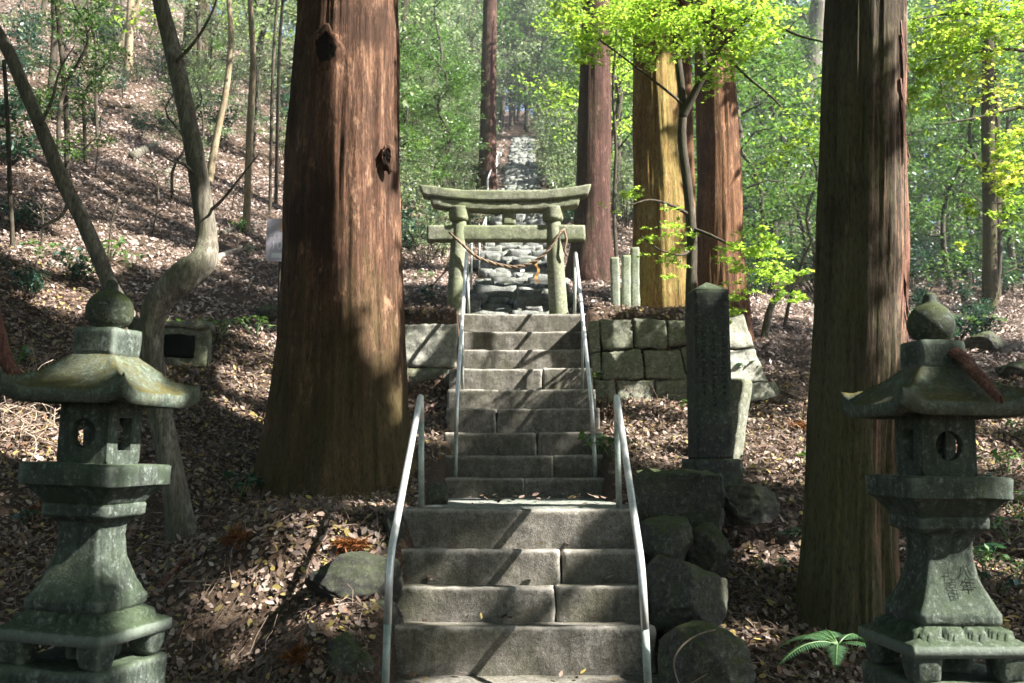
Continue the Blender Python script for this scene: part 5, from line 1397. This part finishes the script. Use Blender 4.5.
LP = np.array([p for p, r in LIT]); LR = np.array([r for p, r in LIT])
for rt, cl, r, n, mat, size, base in CAN:
    C = np.concatenate([clump_points(np.array(c), r * (0.7 + 0.6 * gg.random()), n, 0.5, gg) for c in cl])
    C = C[~sun_gap(C)]  # clears the crowns along rays to the chosen sunlit spots
    C = C[~in_view(C)]
    leaves('crown', C - np.array(base), size * (0.7 + 0.6 * gg.random(len(C))), mat, rt, 0.5, LEAF, None, gg)

# ------------------------------------------------------------------ leaf litter, twigs
def blocked(x, y):
    b = (np.abs(x - XC_LO) < 0.93) & (y > 4.8) & (y < 10.5)
    b |= (np.abs(x - XC_UP) < 0.92) & (y > 10.2) & (y < 14.3)
    b |= (np.abs(x - 0.012 * (y - 14)) < 0.75) & (y > 14.2)
    for lx in (LL, RL):
        b |= (np.abs(x - lx.location.x) < 0.37) & (np.abs(y - lx.location.y) < 0.37)
    return b
def ground_frame(x, y):
    e = 0.12
    dzx = (Zi(x + e, y) - Zi(x - e, y)) / (2 * e); dzy = (Zi(x, y + e) - Zi(x, y - e)) / (2 * e)
    return np.stack([-dzx, -dzy, np.ones_like(x)], 1)
def scatter_litter(name, n, yr, wide, size, tilt, tpl, seed, power=1.0, mat='litter'):
    g = np.random.default_rng(seed)
    y = yr[0] + (yr[1] - yr[0]) * g.random(n) ** power; x = (g.random(n) * 2 - 1) * (wide * y + 0.6)
    dn = np.array([mnoise.noise(Vector((a * 1.1, b * 1.1, 2.0))) for a, b in zip(x, y)])
    dm = np.array([mnoise.noise(Vector((a * 4.3, b * 4.3, 7.0))) for a, b in zip(x, y)])
    keep = ~blocked(x, y) & (g.random(n) < 0.85 + 0.9 * dn + 0.8 * dm)
    x, y = x[keep], y[keep]
    nn = ground_frame(x, y)
    c = np.stack([x, y, Zi(x, y) + 0.01 + 0.05 * g.random(len(x)) ** 2 * size / .07], 1)
    o = leaves(name, c, size * (0.28 + 1.1 * g.random(len(x)) ** 1.6), M[mat], None, tilt, tpl, nn, g)
    return o
tag(scatter_litter('leaf_litter', 190000, (4.2, 13.5), 0.56, 0.058, 0.5, CURL, 21, 0.8), 'brown fallen leaves covering the forest floor', None, None, 'stuff')
tag(scatter_litter('leaf_litter', 60000, (46.0, 100.0), 0.56, 0.26, 0.4, LEAF, 23, 0.9, 'litter_pale'), 'fallen leaves on the hilltop far behind', None, None, 'stuff')
tag(scatter_litter('leaf_litter', 150000, (13.0, 25.0), 0.56, 0.08, 0.5, LEAF, 24, 0.9, 'litter_pale'), 'pale fallen leaves on the slopes around the torii', None, None, 'stuff')
tag(scatter_litter('leaf_litter', 90000, (24.0, 48.0), 0.56, 0.12, 0.45, LEAF, 22, 0.8, 'litter_pale'), 'fallen leaves scattered over the far slopes', None, None, 'stuff')
g = np.random.default_rng(31)
n = 22000
y = 4.2 + 17 * g.random(n) ** 0.9; x = (g.random(n) * 2 - 1) * (0.55 * y + .5)
kp = ~blocked(x, y); x, y = x[kp], y[kp]
a = g.random(len(x)) * 6.283; L = 0.05 + 0.20 * g.random(len(x)) ** 2
c0 = np.stack([x, y, Zi(x, y) + 0.02 + 0.04 * g.random(len(x))], 1)
dv = np.stack([np.cos(a) * L, np.sin(a) * L, (Zi(x + np.cos(a) * L, y + np.sin(a) * L) - Zi(x, y)) + 0.05 * g.normal(size=len(x))], 1)
md = c0 + dv * .5 + np.stack([g.normal(size=len(x)) * .12 * L, g.normal(size=len(x)) * .12 * L, 0.03 * g.random(len(x))], 1)
w = 0.0018 + 0.0038 * g.random(len(x)) ** 2
sd = np.stack([-np.sin(a), np.cos(a), np.zeros_like(a)], 1) * w[:, None]; up = np.zeros_like(sd); up[:, 2] = w
rings = []
for p, s_ in ((c0, 1.0), (md, .9), (c0 + dv, .5)):
    rings += [p - sd * s_, p + sd * s_, p + up * 1.6 * s_]
V = np.stack(rings, 1)
fa = []
for k in (0, 3):
    for j in range(3): fa.append((k + j, k + (j + 1) % 3, k + 3 + (j + 1) % 3, k + 3 + j))
tag(np_mesh('fallen_twigs', V, fa, 9, M['twig']), 'dry twigs strewn through the leaf litter', None, None, 'stuff')
# few leaves on the steps
g = np.random.default_rng(77); pts = []
for (y0, y1, z, nL) in ((8.9, 10.3, 1.20, 70), (7.66, 8.9, 1.205, 14), (7.52, 7.62, .925, 9), (7.22, 7.32, .70, 9), (6.92, 7.02, .48, 8), (6.4, 6.71, .18, 16), (5.95, 6.7, .18, 6)):
    for _ in range(nL):
        e = g.choice([-1, 1]) * (1 - g.random() ** 2.2) if nL > 40 else g.uniform(-1, 1)
        pts.append((XC_LO + 0.78 * e, g.uniform(y0, y1), z + 0.012))
C = np.array(pts); tag(leaves('leaf_litter', C, 0.055 * (0.5 + g.random(len(C))), M['litter'], None, 0.25, CURL, None, g), 'stray leaves lying on the steps and landing', None, None, 'stuff')
# brown dead cedar sprays
def dead_spray(label, px, py, r, n, lift=0.06):
    p = ground_at(px, py); V = []; k = PXM(p.y)
    base = Vector((p.x, p.y, Zf(p.x, p.y)))
    C = []; 
    for i in range(n):
        a = rnd.uniform(0, 6.283); rr = r * k * math.sqrt(rnd.random())
        C.append((rr * math.cos(a), 0.5 * rr * math.sin(a), lift * rnd.random() * 0.9 + 0.015))
    C = np.array(C); 
    tpl = (np.array([[0, 0, 0], [.05, .5, .03], [0, 1, 0], [-.05, .5, .03]]), [(0, 1, 2), (0, 2, 3)])
    o = leaves('dead_cedar_spray', C, 0.09 * (0.6 + 0.8 * rng.random(n)), M['dead_spray'], None, 0.45, tpl); o.location = base
    tag(o, label, 'cedar spray')
dead_spray('orange-brown dead cedar spray by the left handrail', 351, 552, 14, 420)
dead_spray('orange-brown dead cedar spray beside the bent tree foot', 236, 552, 11, 300, .09)
dead_spray('rusty dead cedar spray right of the stele foot', 800, 432, 14, 260)
dead_spray('rusty dead cedar spray below the right stone wall', 612, 418, 12, 160)
dead_spray('rusty dead cedar spray at the lower left handrail', 300, 668, 14, 260)
dead_spray('rusty dead cedar spray left of the dark lantern pillar', 45, 520, 10, 140)

# ------------------------------------------------------------------ ferns and small plants
def fern(name, label, base, fr, group=None, seed=1):
    root = thing(name, label, 'fern', base, 0, group); g = random.Random(seed)
    for (az, L, arch) in fr:
        V, Fc = [], []
        d = Vector((math.cos(az), math.sin(az), 0)); s_ = Vector((-d.y, d.x, 0))
        n = 22
        def rib(t): return d * (L * t) + Vector((0, 0, L * (arch * t - (arch * .9 + .25) * t * t)))
        for i in range(n):
            t = 0.16 + 0.84 * i / n
            p = rib(t); q = rib(min(1, t + .02)); f = (q - p).normalized()
            ln = L * 0.25 * (1.03 - t) ** 0.75 * min(1.0, (t - 0.05) * 5.0) * g.uniform(.9, 1.1) + .003
            for sg in (-1, 1):
                o = len(V)
                tip = p + s_ * sg * ln + f * ln * .42 - Vector((0, 0, ln * .22))
                wd = L * 0.0095
                m1 = p.lerp(tip, .45) + f * wd; m2 = p.lerp(tip, .45) - f * wd
                V += [p + f * wd * .7, m1, tip, m2, p - f * wd * .7]; Fc += [(o, o + 1, o + 3, o + 4), (o + 1, o + 2, o + 3)]
        mesh('frond', V, Fc, M['fern'], root, False)
        tv, tf = tube([rib(t / 10) for t in range(11)], [.005 - .0003 * t for t in range(11)], 5)
        mesh('stalk', tv, tf, M['plant'], root)
    return root
b = P(843, 640, 5.75); b.z = Zf(b.x, b.y)
fern('fern', 'green fern spreading beside the inscribed lantern', P(838, 645, 5.75), [(R(200), .40, .40), (R(152), .36, .6), (R(95), .34, .8), (R(250), .33, .32), (R(40), .32, .7), (R(122), .30, .8), (R(330), .28, .5)])
fern('fern', 'small fern at the foot of the left handrail', P(340, 688, 5.9), [(R(160), .16, .5), (R(100), .18, .7), (R(40), .15, .6), (R(230), .12, .4)])
def plant_mesh(root, n, h, size, seed, mat):
    gg = np.random.default_rng(seed); C = []
    parts = []
    for k in range(n):
        a = gg.random() * 6.283; rr = h * (.25 + .6 * gg.random()); e = Vector((rr * math.cos(a), rr * math.sin(a), h * (.5 + .5 * gg.random())))
        parts.append(tube([Vector((0, 0, -.03)), e * .55 + Vector((0, 0, .08 * h)), e], [.004, .003, .002], 4))
        for j in range(5):
            b_ = j / 5 * 6.283 + gg.random(); C.append(np.array(e) + np.array([.35 * size * math.cos(b_), .35 * size * math.sin(b_), 0]))
    V, Fc = merge(parts); mesh('stem', V, Fc, M['plant'], root)
    leaves('foliage', np.array(C), size * (.7 + .5 * gg.random(len(C))), mat, root, .35, LEAF, None, gg)
pp = [thing('ground_plant', 'small green leafy plant sprouting from the litter', 'plant', (0, 0, 0), 0, 'small leafy plants in the litter') for _ in range(3)]
plant_mesh(pp[0], 7, .20, .075, 1, M['plant']); plant_mesh(pp[1], 10, .28, .08, 2, M['plant']); plant_mesh(pp[2], 6, .16, .09, 3, M['leaf_gloss'])
spots = [(985, 580), (1010, 545), (1000, 600), (965, 545), (1015, 585), (990, 560), (975, 610), (1018, 520), (990, 500), (1005, 480), (215, 345), (70, 265), (90, 275), (40, 262), (20, 285), (110, 262), (130, 270), (740, 395), (590, 395), (712, 430), (795, 545), (770, 575), (820, 480), (25, 530), (12, 375), (255, 340), (240, 500), (1020, 440), (1000, 420), (960, 395), (945, 330), (985, 335), (250, 255), (600, 470), (612, 460), (430, 300), (425, 282), (160, 345), (205, 335), (240, 235)]
for i, (px, py) in enumerate(spots):
    g = ground_at(px, py); put_copy(pp[i % 3], g.x, g.y, rnd.uniform(.6, 1.1) * (1.0 if g.y < 9 else 1.5))
# fringe of moss and grass on the flat boulder: part of the boulder material

# ------------------------------------------------------------------ fallen wood and roots
def log(label, pts, w0, w1, mat, cat='branch', name='fallen_branch', lift=0.5, n=12):
    q = []
    for (px, py) in pts:
        g = ground_at(px, py); q.append(Vector((g.x, g.y, Zf(g.x, g.y))))
    k = PXM(q[0].y) / 2
    for p in q: p.z += lift * w0 * k
    base = q[0].copy()
    V, Fc = trunk_mesh([p - base for p in q], [k * (w0 + (w1 - w0) * i / (len(q) - 1)) for i in range(len(q))], n, 30, 0.12, 0, 5, w0 + pts[0][0], 2, 1.2, .1)
    o = mesh(name, V, Fc, mat); o.location = base; return tag(o, label, cat)
log('reddish rotten branch lying at the foot of the bent tree', [(160, 592), (178, 572), (196, 556), (210, 546)], 10, 5, M['bark_strip'])
log('thin bare branch lying below the bent tree', [(180, 585), (215, 584), (250, 572), (262, 560)], 3, 1.5, M['twig'])
log('dark log lying across the upper left slope', [(97, 105), (115, 108), (140, 107)], 4, 3, M['cedar_moss'])
log('gnarled root stump on the slope left of the bent tree', [(132, 160), (145, 152), (158, 146)], 11, 6, M['smooth_bark'])
log('pale root arching over the litter behind the bent tree', [(164, 178), (172, 170), (186, 158)], 8, 4, M['smooth_bark'])
log('sunlit bleached branch on the level left of the sign', [(216, 262), (228, 255), (246, 250)], 7, 4, M['root'])
log('dark branch lying above the bleached one', [(222, 235), (245, 226), (268, 222)], 5, 3, M['smooth_bark'])
log('thin fallen stick beside the right-hand path', [(990, 338), (1008, 330), (1028, 320)], 3, 2, M['root'])
log('rotten log on the slope right of the inscribed lantern', [(1000, 355), (1015, 350), (1030, 349)], 7, 6, M['thin_bark'])
log('curving dark branch left of the torii', [(400, 320), (412, 312), (430, 305), (441, 294)], 6, 4, M['cedar_moss'])
Yl = 6.9
pts = [P(-12, 300, Yl), P(-2, 335, Yl), P(6, 360, Yl), P(18, 376, Yl), P(34, 386, Yl)]
V, Fc = trunk_mesh([p - pts[0] for p in pts], [PXM(Yl) * 8, PXM(Yl) * 8, PXM(Yl) * 7, PXM(Yl) * 6, PXM(Yl) * 4], 14, 40, .1, 0, 5, 2, 2, 1, .1)
o = mesh('dead_branch', V, Fc, M['bark_strip']); o.location = pts[0]; tag(o, 'sunlit reddish dead branch curving in behind the dark lantern', 'branch')
M['dry_root'] = mat_plain('dry_root', (0.30, 0.235, 0.18), 0.9, 0.15, 0, 0.5, 12, 0.4)
tg = thing('root_tangle', 'tangle of pale dry roots left of the dark lantern', 'roots', ground_at(30, 440)); tb = Vector(tg.location)
for i in range(85):
    px, py = rnd.uniform(-15, 62), rnd.uniform(385, 475)
    p = ground_at(px, py); p = Vector((p.x, p.y, Zf(p.x, p.y) + rnd.uniform(.0, .22)))
    a = rnd.uniform(-.6, 2.2); L = rnd.uniform(.25, .7); q = [p]
    for k in range(4):
        a += rnd.gauss(0, .5); q.append(q[-1] + Vector((math.cos(a) * L / 4, rnd.gauss(0, .06), math.sin(a) * L / 6 + rnd.gauss(0, .03))))
    q = spline(q, 14)
    V, Fc = tube([v - tb for v in q], [.0058 * rnd.uniform(.6, 1.2) * (1 - .5 * j / 14) for j in range(15)], 6)
    mesh('root', V, Fc, M['dry_root'], tg)
# bare twiggy saplings on the left slope
for i, (px, py, h, lb) in enumerate(((108, 258, 95, 'bare twiggy sapling beside the sunlit level'), (40, 250, 70, 'bare spindly sapling on the lower left bank'), (152, 235, 80, 'bare forking sapling just left of the bent tree'), (232, 210, 60, 'bare wispy sapling near the tan trunk'), (95, 175, 60, 'bare branching sapling in the middle of the left slope'))):
    g = ground_at(px, py); base = Vector((g.x, g.y, Zf(g.x, g.y))); rt = thing('bare_sapling', lb, 'sapling', base)
    k = PXM(g.y); H = h * k
    stem = [Vector((0, 0, -.05)), Vector((rnd.gauss(0, .06), 0, H * .35)), Vector((rnd.gauss(0.1, .1), 0, H * .7)), Vector((rnd.gauss(0.15, .2), 0, H))]
    q = spline(stem, 20); V, Fc = tube(q, [.016 * (1 - .75 * j / 20) for j in range(21)], 7); mesh('stem', V, Fc, M['thin_bark'], rt)
    for j in range(7):
        s0 = q[5 + 2 * j]; a = rnd.choice([-1, 1]) * rnd.uniform(.4, 1.1); L = H * rnd.uniform(.2, .45)
        e = s0 + Vector((math.sin(a) * L, rnd.gauss(0, .3) * L, math.cos(a) * L)); V, Fc = tube(spline([s0, s0.lerp(e, .5) + Vector((0, 0, -.06 * L)), e], 8), [.008 - .0007 * t for t in range(9)], 5); mesh('twig', V, Fc, M['thin_bark'], rt)

# ------------------------------------------------------------------ sign beside the red cedar
QY = 11.6
c = P(280, 240, QY)
sg = thing('sign', 'pale lavender sign board reading 10, half hidden by the red cedar', 'sign', (c.x, QY, Zf(c.x, QY)))
si = Vector(sg.location)
def rrect(w, h, r, d):
    bm = bmesh.new(); vs = []
    for (sx, sz, a0) in ((1, 1, 0), (-1, 1, 90), (-1, -1, 180), (1, -1, 270)):
        for k in range(7):
            a = R(a0 + 15 * k); vs.append(bm.verts.new((sx * (w / 2 - r) + r * math.cos(a), 0, sz * (h / 2 - r) + r * math.sin(a))))
    f = bm.faces.new(vs); ex = bmesh.ops.extrude_face_region(bm, geom=[f]); bmesh.ops.translate(bm, vec=(0, d, 0), verts=[e for e in ex['geom'] if isinstance(e, bmesh.types.BMVert)])
    bmesh.ops.recalc_face_normals(bm, faces=bm.faces)
    V = [v.co.copy() for v in bm.verts]; bm.verts.index_update(); Fc = [tuple(v.index for v in f.verts) for f in bm.faces]; bm.free(); return V, Fc
k = PXM(QY)
V, Fc = rrect(28 * k, 44 * k, 3 * k, .012); board = mesh('board', [v + c - si for v in V], Fc, M['sign'], sg, False)
def sgn(txt, px, py, size, mat, nm='lettering'):
    tv, tf = text_polys(txt, size); p = P(px, py, QY) - si
    mesh(nm, [Vector((p.x + q.x, -.004, p.z + q.y)) for q in tv], tf, mat, board, False)
sgn('10', 276.5, 249.5, .15, M['sign_text'])
for j, x in enumerate((270, 274.5, 279, 283.5, 288)):
    V, Fc = [], []
    for (a, b, cc, d_) in ((-1.4, 2.2, 1.4, 1.7), (-1.5, .5, 1.5, 0), (-1.4, -1.6, 1.4, -2.1), (-.3, 2.6, .3, -2.6)):
        o = len(V); V += [(a, 0, b), (cc, 0, b), (cc, 0, d_), (a, 0, d_)]; Fc.append((o, o + 1, o + 2, o + 3))
    p = P(x, 236, QY) - si; mesh('lettering', [Vector((p.x + v[0] * k, -.004, p.z + v[2] * k)) for v in V], Fc, M['sign_text'], board, False)
V, Fc = rrect(20 * k, 5 * k, .5 * k, .002); p = P(281, 255.5, QY) - si; mesh('lettering_band', [v + Vector((p.x, -.003, p.z)) for v in V], Fc, M['sign_text'], board, False)
V, Fc = rrect(7 * k, 11 * k, 2 * k, .002); p = P(284, 226, QY) - si; mesh('emblem', [v + Vector((p.x, -.003, p.z)) for v in V], Fc, M['sign_orange'], board, False)
V, Fc = tube([Vector((0, .03, -.2)), Vector((0, .03, .5)), Vector((0, .03, (c.z - si.z) + .15))], .018, 8); mesh('stake', V, Fc, M['thin_bark'], sg)

# ------------------------------------------------------------------ air
bm = bmesh.new(); bmesh.ops.create_cube(bm, size=1.0)
hz = bpy.data.meshes.new('haze'); bm.to_mesh(hz); bm.free()
hs = NT('forest_haze'); pv = hs.n('ShaderNodeVolumePrincipled'); pv.inputs['Color'].default_value = (0.93, 0.96, 1.0, 1)
pv.inputs['Density'].default_value = 0.0009; pv.inputs['Anisotropy'].default_value = 0.3
hs.t.links.new(pv.outputs[0], hs.out.inputs['Volume'])
ho = link('haze', hz, hs.m, None, False); ho.scale = (284, 264, 86); ho.location = (0, -9, 38)
tag(ho, 'thin bright haze hanging in the wood', None, None, 'stuff')

# ------------------------------------------------------------------ camera, light, sky
cam = bpy.data.cameras.new('camera'); cam.lens = 35.0; cam.sensor_width = 36.0; cam.clip_start = 0.05; cam.clip_end = 600
co = bpy.data.objects.new('camera', cam); COL.objects.link(co)
co.location = (0, 0, CAMZ); co.rotation_euler = (math.pi / 2 + PITCH, 0, 0)
cam.dof.use_dof = True; cam.dof.focus_distance = 8.5; cam.dof.aperture_fstop = 3.2
sc.camera = co
sun = bpy.data.lights.new('sun', 'SUN'); sun.energy = 5.0; sun.angle = R(0.53); sun.color = (1.0, 0.965, 0.915)
so = bpy.data.objects.new('sun', sun); COL.objects.link(so)
so.rotation_euler = (-SUN_DIR).to_track_quat('-Z', 'Y').to_euler()
so.location = (10, -5, 20)
w = bpy.data.worlds.new('World'); sc.world = w; w.use_nodes = True
nt = w.node_tree
sky = nt.nodes.new('ShaderNodeTexSky'); sky.sky_type = 'NISHITA'; sky.sun_disc = False
el = math.asin(SUN_DIR.z); az = math.atan2(SUN_DIR.x, SUN_DIR.y)
sky.sun_elevation = el; sky.sun_rotation = az
bg = nt.nodes['Background']; bg.inputs[1].default_value = 0.05
nt.links.new(sky.outputs[0], bg.inputs[0])
sc.view_settings.view_transform = 'Standard'; sc.view_settings.look = 'None'; sc.view_settings.gamma = 1.0
sc.view_settings.use_curve_mapping = False
sc.view_settings.exposure = 2.5
try:
    sc.cycles.use_denoising = True; sc.cycles.denoiser = 'OPENIMAGEDENOISE'
    sc.cycles.max_bounces = 6; sc.cycles.diffuse_bounces = 3; sc.cycles.transmission_bounces = 4; sc.cycles.glossy_bounces = 2
    sc.cycles.use_adaptive_sampling = True; sc.cycles.adaptive_threshold = 0.02
    sc.cycles.sample_clamp_indirect = 6.0
except Exception: pass
